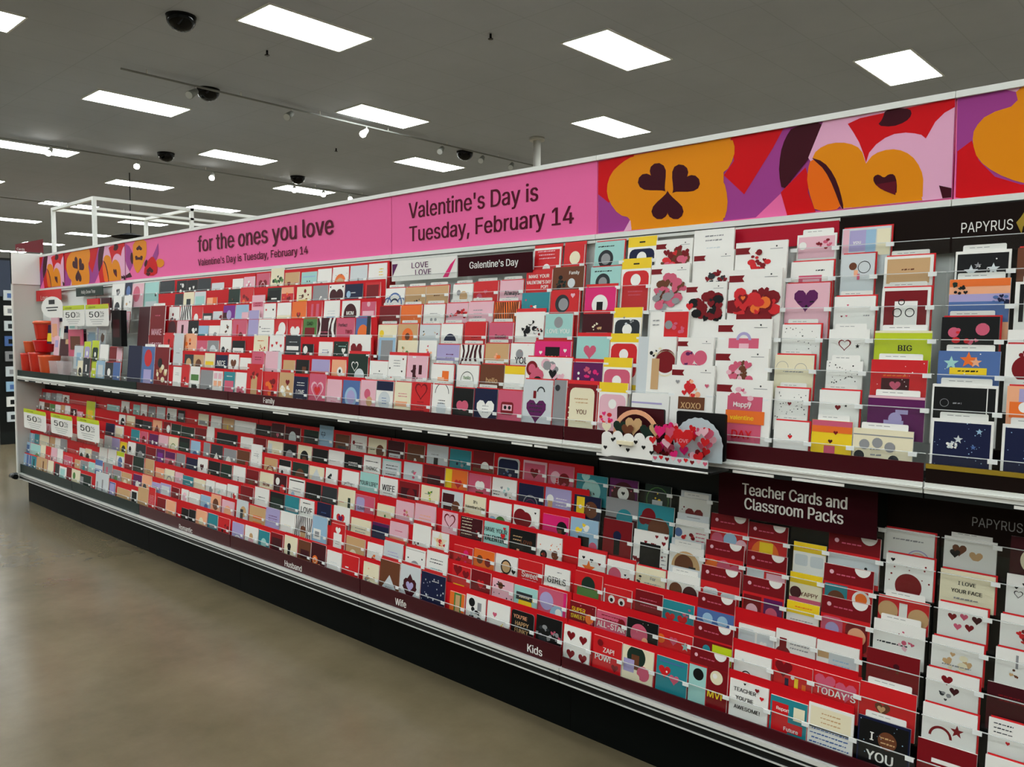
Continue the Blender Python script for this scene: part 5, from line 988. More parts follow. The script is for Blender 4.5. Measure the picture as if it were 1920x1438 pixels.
 ((62, 6, 22), [(-8.217,2.034),(-8.213,2.036),(-8.200,2.038),(-8.184,2.034),(-8.170,2.021),(-8.166,2.004),(-8.173,1.990),(-8.190,1.983),(-8.213,1.983),(-8.238,1.986),(-8.259,1.988),(-8.271,1.986),(-8.275,1.985),(-8.273,1.988),(-8.271,1.998),(-8.273,2.017),(-8.276,2.038),(-8.276,2.059),(-8.268,2.075),(-8.251,2.081),(-8.231,2.076),(-8.217,2.064),(-8.212,2.049),(-8.215,2.038)]),
 ((62, 6, 22), [(-8.292,1.920),(-8.293,1.915),(-8.300,1.906),(-8.315,1.899),(-8.335,1.901),(-8.352,1.913),(-8.359,1.930),(-8.352,1.947),(-8.336,1.961),(-8.316,1.974),(-8.301,1.985),(-8.294,1.993),(-8.293,1.997),(-8.292,1.993),(-8.285,1.983),(-8.270,1.968),(-8.251,1.952),(-8.234,1.935),(-8.227,1.917),(-8.233,1.902),(-8.249,1.893),(-8.268,1.895),(-8.284,1.904),(-8.291,1.915)]),
 ((62, 6, 22), [(-7.817,2.143),(-7.769,2.145),(-7.748,2.130),(-7.755,2.097),(-7.766,2.070),(-7.781,2.047),(-7.801,2.023),(-7.826,1.996),(-7.847,1.973),(-7.864,1.955),(-7.876,1.960),(-7.882,1.987),(-7.885,2.017),(-7.883,2.049),(-7.879,2.076),(-7.871,2.100),(-7.861,2.119),(-7.849,2.135)]),
 ((208, 10, 20), [(-7.877,1.943),(-7.799,2.011),(-7.787,1.975),(-7.790,1.933),(-7.763,1.871),(-7.854,1.869)]),
 ((230, 170, 200), [(-7.746,2.146),(-7.380,2.146),(-7.380,1.873),(-7.683,1.872),(-7.791,2.039)]),
 ((208, 10, 20), [(-7.673,2.122),(-7.637,2.133),(-7.380,2.144),(-7.380,2.120),(-7.409,2.108),(-7.431,2.087),(-7.445,2.061),(-7.454,2.045),(-7.465,2.057),(-7.484,2.064),(-7.508,2.070),(-7.539,2.071),(-7.564,2.064),(-7.589,2.049),(-7.608,2.028),(-7.616,2.001),(-7.624,2.027),(-7.638,2.063),(-7.656,2.095)]),
 ((62, 6, 22), [(-7.584,2.107),(-7.576,2.116),(-7.571,2.127),(-7.568,2.138),(-7.558,2.144),(-7.541,2.143),(-7.524,2.141),(-7.507,2.137),(-7.497,2.131),(-7.494,2.121),(-7.497,2.112),(-7.505,2.104),(-7.518,2.098),(-7.537,2.094),(-7.556,2.095),(-7.577,2.100)]),
 ((228, 138, 8), [(-7.777,2.037),(-7.769,2.053),(-7.753,2.064),(-7.731,2.071),(-7.707,2.072),(-7.681,2.068),(-7.659,2.060),(-7.640,2.048),(-7.627,2.031),(-7.620,2.009),(-7.616,1.998),(-7.615,1.998),(-7.610,2.005),(-7.600,2.017),(-7.583,2.025),(-7.561,2.029),(-7.540,2.028),(-7.520,2.022),(-7.501,2.011),(-7.484,1.995),(-7.471,1.975),(-7.461,1.952),(-7.457,1.932),(-7.457,1.917),(-7.457,1.900),(-7.457,1.884),(-7.483,1.875),(-7.537,1.874),(-7.593,1.873),(-7.652,1.873),(-7.684,1.881),(-7.688,1.899),(-7.700,1.930),(-7.718,1.973),(-7.741,2.003),(-7.768,2.021)]),
 ((228, 138, 8), [(-7.681,1.874),(-7.665,1.960),(-7.480,1.943),(-7.457,1.874)]),
 ((236, 108, 14), [(-7.774,2.031),(-7.757,2.025),(-7.742,2.013),(-7.728,1.995),(-7.714,1.971),(-7.701,1.938),(-7.691,1.910),(-7.683,1.885),(-7.699,1.872),(-7.741,1.871),(-7.767,1.881),(-7.774,1.901),(-7.782,1.924),(-7.788,1.949),(-7.792,1.972),(-7.792,1.992),(-7.789,2.011),(-7.784,2.027)]),
 ((62, 6, 22), [(-7.772,2.034),(-7.752,2.025),(-7.734,2.010),(-7.718,1.989),(-7.704,1.964),(-7.693,1.936),(-7.685,1.909),(-7.679,1.884),(-7.678,1.872),(-7.682,1.872),(-7.690,1.888),(-7.703,1.921),(-7.716,1.952),(-7.731,1.981),(-7.746,2.003),(-7.763,2.019),(-7.773,2.030),(-7.779,2.036)]),
 ((62, 6, 22), [(-7.538,1.900),(-7.561,1.912),(-7.577,1.924),(-7.588,1.935),(-7.593,1.945),(-7.593,1.954),(-7.589,1.959),(-7.581,1.961),(-7.574,1.958),(-7.567,1.952),(-7.561,1.951),(-7.554,1.956),(-7.547,1.958),(-7.539,1.957),(-7.534,1.951),(-7.529,1.939),(-7.527,1.923),(-7.527,1.903)]),
 ((96, 10, 30), [(-7.530,1.896),(-7.572,1.919),(-7.587,1.933),(-7.529,1.936)]),
 ((62, 6, 22), [(-7.415,1.910),(-7.380,1.898),(-7.380,1.874),(-7.405,1.874)]),
 ((160, 62, 140), [(-6.149,2.131),(-6.087,2.112),(-6.038,2.066),(-6.018,2.012),(-6.037,1.970),(-6.086,1.929),(-6.141,1.980),(-6.156,2.010)]),
 ((230, 170, 200), [(-6.156,2.010),(-6.141,1.980),(-6.084,1.920),(-6.134,1.903),(-6.217,1.897),(-6.162,1.899)]),
 ((228, 138, 8), [(-5.966,2.148),(-5.855,2.143),(-5.800,2.123),(-5.798,2.087),(-5.799,2.057),(-5.804,2.034),(-5.819,2.012),(-5.845,1.990),(-5.869,1.967),(-5.893,1.943),(-5.919,1.924),(-5.947,1.911),(-5.975,1.918),(-6.002,1.946),(-6.019,1.973),(-6.026,1.999),(-6.028,2.047),(-6.024,2.116)]),
 ((62, 6, 22), [(-5.919,2.080),(-5.920,2.078),(-5.925,2.075),(-5.937,2.072),(-5.952,2.073),(-5.964,2.078),(-5.969,2.084),(-5.963,2.091),(-5.950,2.096),(-5.936,2.100),(-5.924,2.104),(-5.918,2.107),(-5.917,2.108),(-5.917,2.107),(-5.912,2.103),(-5.900,2.098),(-5.886,2.091),(-5.874,2.084),(-5.870,2.078),(-5.875,2.072),(-5.887,2.069),(-5.902,2.070),(-5.913,2.074),(-5.918,2.078)]),
 ((62, 6, 22), [(-5.950,2.022),(-5.947,2.023),(-5.939,2.024),(-5.928,2.023),(-5.918,2.019),(-5.914,2.014),(-5.918,2.009),(-5.929,2.006),(-5.944,2.006),(-5.961,2.006),(-5.974,2.006),(-5.982,2.005),(-5.984,2.004),(-5.983,2.005),(-5.983,2.009),(-5.985,2.014),(-5.989,2.021),(-5.990,2.028),(-5.986,2.034),(-5.975,2.036),(-5.962,2.035),(-5.952,2.032),(-5.948,2.027),(-5.949,2.023)]),
 ((62, 6, 22), [(-5.902,2.019),(-5.903,2.021),(-5.904,2.025),(-5.899,2.029),(-5.889,2.031),(-5.876,2.030),(-5.866,2.026),(-5.862,2.021),(-5.864,2.014),(-5.869,2.008),(-5.871,2.002),(-5.871,1.999),(-5.870,1.998),(-5.872,1.998),(-5.880,2.000),(-5.893,2.002),(-5.909,2.004),(-5.924,2.006),(-5.935,2.010),(-5.938,2.015),(-5.934,2.020),(-5.924,2.023),(-5.912,2.022),(-5.904,2.020)]),
 ((62, 6, 22), [(-6.044,2.065),(-6.033,2.059),(-6.026,2.045),(-6.023,2.023),(-6.024,2.003),(-6.029,1.984),(-6.038,1.979),(-6.052,1.986),(-6.063,2.000),(-6.071,2.020),(-6.068,2.039),(-6.056,2.059)]),
 ((62, 6, 22), [(-6.222,1.904),(-6.181,1.898),(-6.080,1.922),(-6.048,1.889),(-6.218,1.882)]),
 ((160, 62, 140), [(-5.716,2.004),(-5.661,2.051),(-5.612,2.100),(-5.608,2.029),(-5.649,1.986)]),
 ((228, 138, 8), [(-5.649,1.972),(-5.638,1.984),(-5.620,1.991),(-5.594,1.993),(-5.568,1.990),(-5.543,1.983),(-5.528,1.974),(-5.524,1.964),(-5.527,1.954),(-5.537,1.944),(-5.555,1.938),(-5.581,1.933),(-5.604,1.934),(-5.625,1.941),(-5.640,1.950),(-5.650,1.961)]),
 ((208, 10, 20), [(-5.846,1.903),(-5.837,1.935),(-5.819,1.960),(-5.794,1.979),(-5.761,1.997),(-5.720,2.013),(-5.686,2.010),(-5.658,1.988),(-5.639,1.967),(-5.630,1.949),(-5.631,1.925),(-5.642,1.896),(-5.698,1.883),(-5.800,1.886)]),
 ((62, 6, 22), [(-5.833,1.977),(-5.816,1.992),(-5.801,1.998),(-5.787,1.995),(-5.784,1.986),(-5.790,1.970),(-5.801,1.958),(-5.818,1.949),(-5.830,1.951),(-5.838,1.963)]),
 ((62, 6, 22), [(-5.747,1.915),(-5.748,1.913),(-5.754,1.909),(-5.767,1.906),(-5.784,1.907),(-5.798,1.912),(-5.803,1.919),(-5.797,1.926),(-5.782,1.933),(-5.766,1.938),(-5.753,1.943),(-5.747,1.946),(-5.745,1.948),(-5.745,1.946),(-5.739,1.942),(-5.727,1.936),(-5.711,1.929),(-5.697,1.921),(-5.692,1.914),(-5.698,1.907),(-5.712,1.904),(-5.728,1.904),(-5.740,1.908),(-5.746,1.913)]),
 ((62, 6, 22), [(-5.775,1.901),(-5.774,1.902),(-5.770,1.905),(-5.762,1.907),(-5.751,1.906),(-5.743,1.903),(-5.739,1.898),(-5.743,1.894),(-5.752,1.890),(-5.763,1.886),(-5.771,1.883),(-5.775,1.881),(-5.776,1.880),(-5.776,1.881),(-5.780,1.884),(-5.788,1.887),(-5.798,1.892),(-5.807,1.897),(-5.810,1.902),(-5.806,1.906),(-5.797,1.908),(-5.787,1.908),(-5.779,1.905),(-5.775,1.902)])]
HTEXT = [('for the ones you love',-5.04,-3.565,2.003,.097),("Valentine's Day is Tuesday, February 14",-5.04,-3.80,1.915,.042),("Valentine's Day is",-2.972,-2.172,2.025,.072),('Tuesday, February 14',-2.968,-1.99,1.919,.069)]
HSPAN = [(-7.968,-6.16),(-6.16,-3.098),(-3.098,-1.878),(-1.878,-.658),(-.658,.562)]
HLAB = ['flower print header panel at the far end', 'pink header panel reading for the ones you love', "pink header panel reading Valentine's Day is Tuesday, February 14", 'header panel with orange pansy and heart print', 'header panel with purple ground and orange flower cut by picture edge']
art_m = {}
def artcol(c):
    if c not in art_m: art_m[c] = mat('print_%02x%02x%02x' % c, c, .5, spec=.12)
    return art_m[c]
HZ0, HZ1 = 1.853, 2.156
for i, (a, b) in enumerate(HSPAN):
    t = empty('header_sign', ((a+b)/2, 2.5, HZ0), HLAB[i], 'sign', 'header panels over the upper racks'); ox = (a+b)/2
    p = MB(); p.box(a+.002-ox, b-.002-ox, .004, .024, .012, HZ1-HZ0-.01, artcol((238,106,164)))
    y = .0035
    for c, poly in ART:
        q = clip(poly, a+.003, b-.003, HZ0+.012, HZ1-.012)
        if q: p.face([(x-ox, y, z-HZ0) for x, z in q], artcol(c)); y -= .0002
    for tx, x0, x1, z, cap in HTEXT:
        if a < (x0+x1)/2 < b: put_text(p, tx, x0-ox, x1-ox, z-HZ0, cap, y-.0005, artcol((80,2,30)), .032)
    p.build('printed_panel', t)
    MB().box(a+.001-ox, b-.001-ox, -.006, .03, HZ1-HZ0-.014, HZ1-HZ0+.004, white_metal).build('top_trim', t)
    f = MB(); f.box(a+.001-ox, b-.001-ox, -.008, .03, -.004, .014, white_metal); f.box(a+.001-ox, b-.001-ox, -.004, .03, -.018, -.008, white_metal); f.box(a+.001-ox, b-.001-ox, -.002, .03, -.008, -.004, mat('trim_gap', (90,96,96), .5))
    f.build('bottom_trim', t)
# ---------------------------------------------------------------- cards
def card_meshes(w, h, base, fl, ops, kind, seed):
    rnd = random.Random(seed); mb = MB(); T = .005
    if kind == 'S': T = .008
    out = [(0,0),(w,0),(w,h),(0,h)]
    if 'r' in fl: out = rrect(0, 0, w, h, .012)
    mb.prism(out, 0, T, pap(base), pap('w' if base not in 'kcn' else 'G'))
    st = [-.0004]
    def put(P, c):
        q = clip(P, .0006, w-.0006, .001, h-.0006)
        if len(q) >= 3: mb.face([(x, st[0], z) for x, z in q], pap(c)); st[0] -= .0001
    def U(u, v): return (u*w, h - v*w)
    for op in ops.split(';'):
        a = op.split()
        if not a: continue
        c0 = a[0]
        f = []
        for q in a[1:]:
            try: f.append(float(q))
            except ValueError: pass
        col = a[-1]
        if c0 == 'h': x, z = U(f[0], f[1]); put(heart(x, z, f[2]*w), col)
        elif c0 == 'O':
            x, z = U(f[0], f[1]); A = heart(x, z, f[2]*w, 0, 20); Bq = heart(x, z, f[2]*w*.8, 0, 20)
            for i in range(20): put([A[i-1], A[i], Bq[i], Bq[i-1]], col); st[0] += .0001
            st[0] -= .0001
        elif c0 == 'c': x, z = U(f[0], f[1]); put(circle(x, z, f[2]*w, 28 if f[2] > .12 else 14), col)
        elif c0 in 'oa':
            x, z = U(f[0], f[1]); n = 20 if c0 == 'o' else 12; sp = 2*math.pi if c0 == 'o' else math.pi
            for i in range(n):
                t0, t1 = sp*i/n, sp*(i+1)/n; r0, r1 = f[2]*w, (f[2]-f[3])*w
                put([(x+r1*math.cos(t0), z+r1*math.sin(t0)), (x+r0*math.cos(t0), z+r0*math.sin(t0)), (x+r0*math.cos(t1), z+r0*math.sin(t1)), (x+r1*math.cos(t1), z+r1*math.sin(t1))], col); st[0] += .0001
            st[0] -= .0001
        elif c0 == 'r': (x0, z1), (x1, z0) = U(f[0], f[1]), U(f[2], f[3]); put([(x0,z0),(x1,z0),(x1,z1),(x0,z1)], col)
        elif c0 == 'R' and len(f) == 4: (x0, z1), (x1, z0) = U(f[0], f[1]), U(f[2], f[3]); put(rrect(x0, z0, x1, z1, min(x1-x0, z1-z0)*.2), col)
        elif c0 == 'D': x, z = U(f[0], f[1]); s = f[2]*w; put([(x,z-s*1.25),(x+s,z),(x,z+s*1.25),(x-s,z)], col)
        elif c0 == '*': x, z = U(f[0], f[1]); put(star(x, z, f[2]*w), col)
        elif c0 == 'x':
            n = int(f[3]); x, z = U(f[0], f[1]); hw = f[2]*w/2
            for i in range(n):
                zz = z - (i-(n-1)/2)*w*.1; x_ = x-hw*rnd.uniform(.8, 1); xe = x+hw*rnd.uniform(.8, 1)
                while x_ < xe:
                    l = rnd.uniform(.03, .1)*w; th = w*rnd.uniform(.018, .034)
                    put([(x_,zz-th*.6),(min(x_+l,xe),zz-th*.4),(min(x_+l,xe),zz+th*.6),(x_,zz+th*.4)], col); st[0] += .0001; x_ += l+.015*w
            st[0] -= .0001
        elif c0 in 'dH':
            for i in range(int(f[0])):
                x, z = U(rnd.uniform(.05,.95), rnd.uniform(.05, 1.2 if c0 == 'd' else .9)); r = f[1]*w*rnd.uniform(.6, 1.3)
                put(circle(x, z, r, 6) if c0 == 'd' else heart(x, z, r*2, 0, 10), col); st[0] += .0001
            st[0] -= .0001
        elif c0 == 'B':
            cols = a[5:]
            for i in range(int(f[3])):
                t = rnd.uniform(0, 6.28); q = math.sqrt(rnd.random()); x, z = U(f[0]+f[2]*q*math.cos(t), f[1]+f[2]*.75*q*math.sin(t))
                r = f[2]*w*rnd.uniform(.16, .38); cc = cols[i % len(cols)]
                put(circle(x, z, r, 9, r*rnd.uniform(.6, 1)) if rnd.random() < .6 else heart(x, z, r*1.9, rnd.uniform(-.5, .5), 12), cc)
        elif c0 == 'Z':
            n = int(f[0])
            for i in range(n):
                x = (i+.3)/n*w; tw = w/n*.45; P = []; Q = []
                for q in range(7):
                    z = h - q*.2*w; dx = math.sin(q*1.3+i*.9)*w/n*.35; P.append((x+dx, z)); Q.append((x+tw+dx*.8, z))
                for q in range(6): put([P[q+1], Q[q+1], Q[q], P[q]], col); st[0] += .0001
            st[0] -= .0001
        elif c0 == 't':
            tx = a[5].replace('~', ' '); cap = f[2]*w*.62; lw = letters(tx)[2]; x, z = U(f[0], f[1]); tw = min(lw*cap, .94*w)
            xx = min(max(x-tw/2, .02*w), w*.98-tw); put_text(mb, tx, xx, xx+tw, z-cap/2, cap, st[0]-.0001, pap(a[4]), .04)
            st[0] -= .001
        elif c0 == 'Q':
            z = h-.16*w; put([(0,z-.06*w),(.3*w,z-.06*w),(.26*w,z),(.3*w,z+.06*w),(0,z+.06*w)], 'D')
            put(circle(.8*w, h-.1*w, .016*w, 8), 'c'); put([(.68*w,h-.15*w),(.92*w,h-.15*w),(.92*w,h-.14*w),(.68*w,h-.14*w)], 'G')
        elif c0 == 'P':
            put([(0,h-.36*w),(w,h-.36*w),(w,h),(0,h)], 'D'); put([(x, z) for x, z in circle(.78*w, h, .16*w, 20)], 'w'); put(circle(.16*w, h-.15*w, .045*w, 10), 'p')
            for q in range(4): put([((.26+q*.1)*w,h-.2*w),((.34+q*.1)*w,h-.2*w),((.34+q*.1)*w,h-.175*w),((.26+q*.1)*w,h-.175*w)], 'P')
    parts = []
    y = T+.0006
    if 'E' in fl or 'B' in fl:
        e = MB(); rc = 'R' if base not in 'kcnb' or kind == 'C' else 's'; d = .0045 if 'E' in fl else .014
        e.prism([(.003,0),(w+.0045,0),(w+.0045,h+d),(.003 if 'E' in fl else -.002,h+d)], y, y+.0014, pap('R'), pap('D')); parts.append(('envelope', e)); y += .002
    if 'W' in fl:
        e = MB(); z1 = h+.017; e.prism(rrect(.12*w, 0, .9*w, z1, .004), y, y+.001, pap('w'))
        for q in range(3):
            e.face([((.24+q*.13)*w, y-.0003, z1-.0085), ((.34+q*.13)*w, y-.0003, z1-.0085), ((.34+q*.13)*w, y-.0003, z1-.007), ((.24+q*.13)*w, y-.0003, z1-.007)], pap('G'))
        parts.append(('name_tab', e)); y += .0016
    if 'S' in fl and kind == 'C':
        e = MB(); e.prism([(.01*w,0),(w*.97,0),(w*.97,h+.022),(.01*w,h+.022)], y, y+.001, pap('s'))
        e.face([(.3*w,y-.0003,h+.01),(.7*w,y-.0003,h+.01),(.7*w,y-.0003,h+.0125),(.3*w,y-.0003,h+.0125)], pap('G')); parts.append(('header_tab', e))
    return mb, parts
NAMES = {'C': ('greeting_card', 'greeting card', "valentine cards in the racks"), 'S': ('pop_up_card_sleeve', 'card sleeve', 'white sleeves of the upper rack'), 'Y': ('gift_card_holder', 'gift card holder', 'yellow topped holders'), 'V': ('valentine_pack', 'valentine pack', 'classroom packs')}
heap = MB()
for idx, ln in enumerate(CARDS.strip().split('\n')):
    head, ops, label = ln.split('|'); a = head.split(); kind = a[0]; rk = a[1][0]; k = int(a[1][1]); x, w, h = (float(q)/1000 for q in a[2:5]); base = a[5]; fl = a[6]
    mb, parts = card_meshes(w, h, base, fl, ops, kind, idx); y, z = plane(rk, k)
    if label == '':
        M = Matrix.Translation((x, y, z)) @ Matrix.Rotation(-TILT, 4, 'X'); heap.join(mb, M)
        for _, e in parts: heap.join(e, M)
        continue
    nm, cat, grp = NAMES[kind]
    o = mb.build(nm, None, (x, y, z), (-TILT, 0, 0)); tag(o, label, cat, grp)
    for pn, e in parts: e.build(pn, o)
if heap.v:
    o = heap.build('greeting_cards'); tag(o, 'many small greeting cards at the far end of both racks', 'greeting cards', kind='stuff')
# ---------------------------------------------------------------- section signs
def sign(name, x0, x1, y, z0, z1, m, label, texts=(), extra=None, cat='sign', cut=None):
    t = empty(name, ((x0+x1)/2, y, z0), label, cat); w = (x1-x0)/2; b = MB()
    b.prism(cut or [(-w,0),(w,0),(w,z1-z0),(-w,z1-z0)], 0, .004, m)
    for tx, a, c, z, cap, col, bold in texts: put_text(b, tx, a-(x0+x1)/2, c-(x0+x1)/2, z-z0, cap, -.0012, col, bold)
    if extra: extra(b, w, z1-z0)
    b.build('sign_board', t)
    h = MB()
    for q in (-w*.6, w*.6): h.box(q-.012, q+.012, .004, .03, (z1-z0)*.7, (z1-z0)*.7+.02, acrylic_edge)
    h.build('sign_clip', t)
    return t
wt = pap('w')
def love_x(b, w, h):
    b.face([(-w+.005,-.0006,.02),(-w+.045,-.0006,h-.015),(-w+.005,-.0006,h-.015)], pap('u')); b.face([(w-.09,-.0006,.005),(w-.055,-.0006,.005),(w-.004,-.0006,h-.01),(w-.04,-.0006,h-.035)], pap('H'))
sign('section_sign', -3.05, -2.605, 2.465, 1.735, 1.83, wt, 'white section sign reading LOVE LOVE with purple and pink corners', (('LOVE',-2.905,-2.79,1.790,.025,pap('u'),.025),('LOVE',-2.88,-2.77,1.757,.025,pap('u'),.025)), love_x)
sign('section_sign', -2.587, -2.16, 2.455, 1.737, 1.818, maroon_board, "dark maroon section sign reading Galentine's Day", (("Galentine's Day",-2.515,-2.233,1.768,.028,wt,.035),))
def bird(b, w, h):
    P = [(.475,.035),(.49,.05),(.505,.075),(.512,.055),(.522,.052),(.515,.04),(.5,.03),(.492,.005)]
    b.face([(x-.01, -.0008, z+.0) for x, z in P], gold_mat)
sign('brand_sign', -.96, .545, 2.49, 1.72, 1.845, brown_board, 'espresso brown header sign with white capitals over the end rack', (('PAPYRUS',-.63,-.507,1.773,.027,wt,.0),), lambda b, w, h: b.face([(x-(-.2075), -.0008, z-1.72) for x, z in ((-.5,1.79),(-.49,1.803),(-.475,1.83),(-.472,1.806),(-.462,1.8),(-.475,1.79),(-.484,1.778),(-.487,1.76))], gold_mat))
sign('section_sign', -1.303, -.801, 2.415, .905, 1.055, maroon_board, 'large dark maroon sign reading Teacher Cards and Classroom Packs', (('Teacher Cards and',-1.22,-.886,.982,.036,wt,.035),('Classroom Packs',-1.211,-.896,.936,.036,wt,.035)))
sign('brand_sign', -.798, .545, 2.49, .9, 1.055, brown_board, 'dark brown sign with dim capitals under the shelf', (('PAPYRUS',-.575,-.455,.972,.025,pap('G'),.0),))
sign('section_sign', -7.95, -7.35, 2.46, 1.755, 1.846, pap('R'), 'red section sign beside the white end panel', (('Love',-7.83,-7.66,1.765,.035,wt,.0),))
sign('section_sign', -7.015, -6.476, 2.46, 1.77, 1.838, pap('e'), 'dark green section sign above the sale tags', (('Holly Snow Tree',-6.9,-6.62,1.79,.026,wt,.0),))
# sale tags on the rack fronts
def sale_tag(x0, x1, z0, z1, label, y=2.285):
    t = empty('sale_tag', ((x0+x1)/2, y, z0), label, 'sale sign', 'fifty percent tags'); w, h = (x1-x0)/2, z1-z0; b = MB()
    b.prism(rrect(-w, 0, w, h, .02), 0, .002, wt); b.prism(rrect(-w, h-.028, w, h+.004, .01), -.001, .0, pap('L'))
    put_text(b, '50', -w*.68, w*.22, h*.42, h*.27, -.0012, pap('k'), .05); put_text(b, '%', w*.28, w*.62, h*.56, h*.13, -.0012, pap('c'), .02); put_text(b, 'off', w*.28, w*.62, h*.42, h*.1, -.0012, pap('c'), .02)
    put_text(b, 'circle', -w*.7, -w*.1, h-.018, .011, -.0022, pap('k'), .01)
    for q in range(3): b.face([(-w*(.6-.1*q),-.001,h*(.3-.1*q)),(w*(.6-.1*q),-.001,h*(.3-.1*q)),(w*(.6-.1*q),-.001,h*(.32-.1*q)),(-w*(.6-.1*q),-.001,h*(.32-.1*q))], pap('G'))
    b.build('tag_card', t); c = MB(); c.box(-.02, .02, .002, .03, h*.45, h*.55, acrylic_edge); c.build('tag_clip', t)
sale_tag(-6.81, -6.362, 1.535, 1.683, '50% off tag hanging next to the round white tag')
sale_tag(-6.34, -5.922, 1.532, 1.682, '50% off tag on the upper rack next to the black hang card')
sale_tag(-7.78, -7.24, .675, .835, '50% off tag on the lower rack nearest the end panel')
sale_tag(-7.125, -6.665, .685, .84, '50% off tag on the lower rack, middle of three')
sale_tag(-6.566, -6.14, .69, .85, '50% off tag on the lower rack, last before the blue cards')
t = empty('shelf_tag', (-7.02, 2.28, 1.6), 'round white shelf tag with small black picture', 'sign'); b = MB()
b.prism([(x, z+.083) for x, z in circle(0, 0, .235, 24, .083)][0:19] + [(.235,.0)], 0, .002, wt); b.box(-.06,.07,-.0012,-.0006,.105,.14,pap('k'))
for q in range(2): b.box(-.12+.03*q,.14-.03*q,-.0012,-.0006,.075-.022*q,.084-.022*q,pap('c'))
b.build('tag_card', t); c = MB(); c.box(-.02,.02,.002,.03,.1,.12,acrylic_edge); c.build('tag_clip', t)
# ---------------------------------------------------------------- gifts on the far shelf
def cup(x, y, z, r, h, m, label, lid=None, cat='cup', name='party_cup'):
    t = empty(name, (x, y, z), label, cat); b = MB(); b.lathe([(0,0),(r*.72,0),(r*.78,h*.1),(r*.95,h*.92),(r,h),(r*.93,h),(r*.88,h*.9),(r*.68,h*.06),(0,h*.05)], m); b.build('cup_body', t)
    if lid: l = MB(); l.lathe([(0,h+.022),(r*.9,h+.022),(r*1.05,h+.012),(r*1.05,h-.004),(0,h-.003)], lid); l.build('cup_lid', t)
plast = mat('red_plastic', (200,40,24), .25, 0, .3); orang = mat('orange_plastic', (214,84,40), .25, 0, .3); clr = glassy('clear_plastic', .2, (.96,.9,.9,1))
z0 = 1.106
cup(-7.88, 2.36, z0, .06, .2, plast, 'red ribbed tub next to the white end panel', cat='tub', name='gift_tub')
cup(-7.68, 2.39, z0, .088, .21, plast, 'wide red orange tub on the far shelf', cat='tub', name='gift_tub')
cup(-7.44, 2.39, z0, .088, .19, orang, 'orange tub next to the clear tumblers', cat='tub', name='gift_tub')
cup(-7.62, 2.41, z0+.212, .09, .1, mat('bright_red_plastic', (210,16,30), .25), 'bright red bowl above the orange tubs', cat='bowl', name='gift_bowl')
cup(-7.86, 2.38, z0+.202, .06, .1, orang, 'orange patterned cup above the red tub')
cup(-7.62, 2.41, z0+.314, .08, .14, plast, 'red jar with orange lid above the bright red bowl', orang, 'jar', 'gift_jar')
cup(-7.2, 2.36, z0, .055, .15, clr, 'clear tumbler beside the orange tub', None, 'tumbler', 'gift_tumbler')
cup(-7.02, 2.36, z0, .055, .15, clr, 'clear tumbler nearest the small upright cards', None, 'tumbler', 'gift_tumbler')
def gift_box(x0, x1, k, h, c, c2, label, dy=0., dep=.011):
    y, z = plane('U', k); t = empty('gift_box', ((x0+x1)/2, y+dy, z), label, 'gift box'); w = (x1-x0)/2
    MB().prism([(-w,0),(w,0),(w,h),(-w,h)], 0, dep, pap(c)).build('box_body', t)
    MB().prism([(-w*.7,h*.25),(w*.7,h*.25),(w*.7,h*.75),(-w*.7,h*.75)], -.001, 0, pap(c2)).build('box_label', t)
for a in ((-7.3,-7.12,4,.12,'n','T','navy gift box under the round tag'),(-7.08,-6.92,4,.14,'w','a','white gift box under the first sale tag'),(-6.95,-6.66,2,.21,'P','B','rose gift box with brown window'),(-6.64,-6.44,3,.13,'s','l','silver gift box beside rose box'),(-6.75,-6.52,5,.17,'R','P','red bag behind the sale tags'),(-6.47,-6.3,5,.17,'m','R','maroon box under the green sign'),(-7.4,-7.24,3,.22,'p','q','pink gift bag behind the jar'),(-5.98,-5.82,3,.25,'k','m','black hang card in front of white cards',-.07,.04)): gift_box(*a)
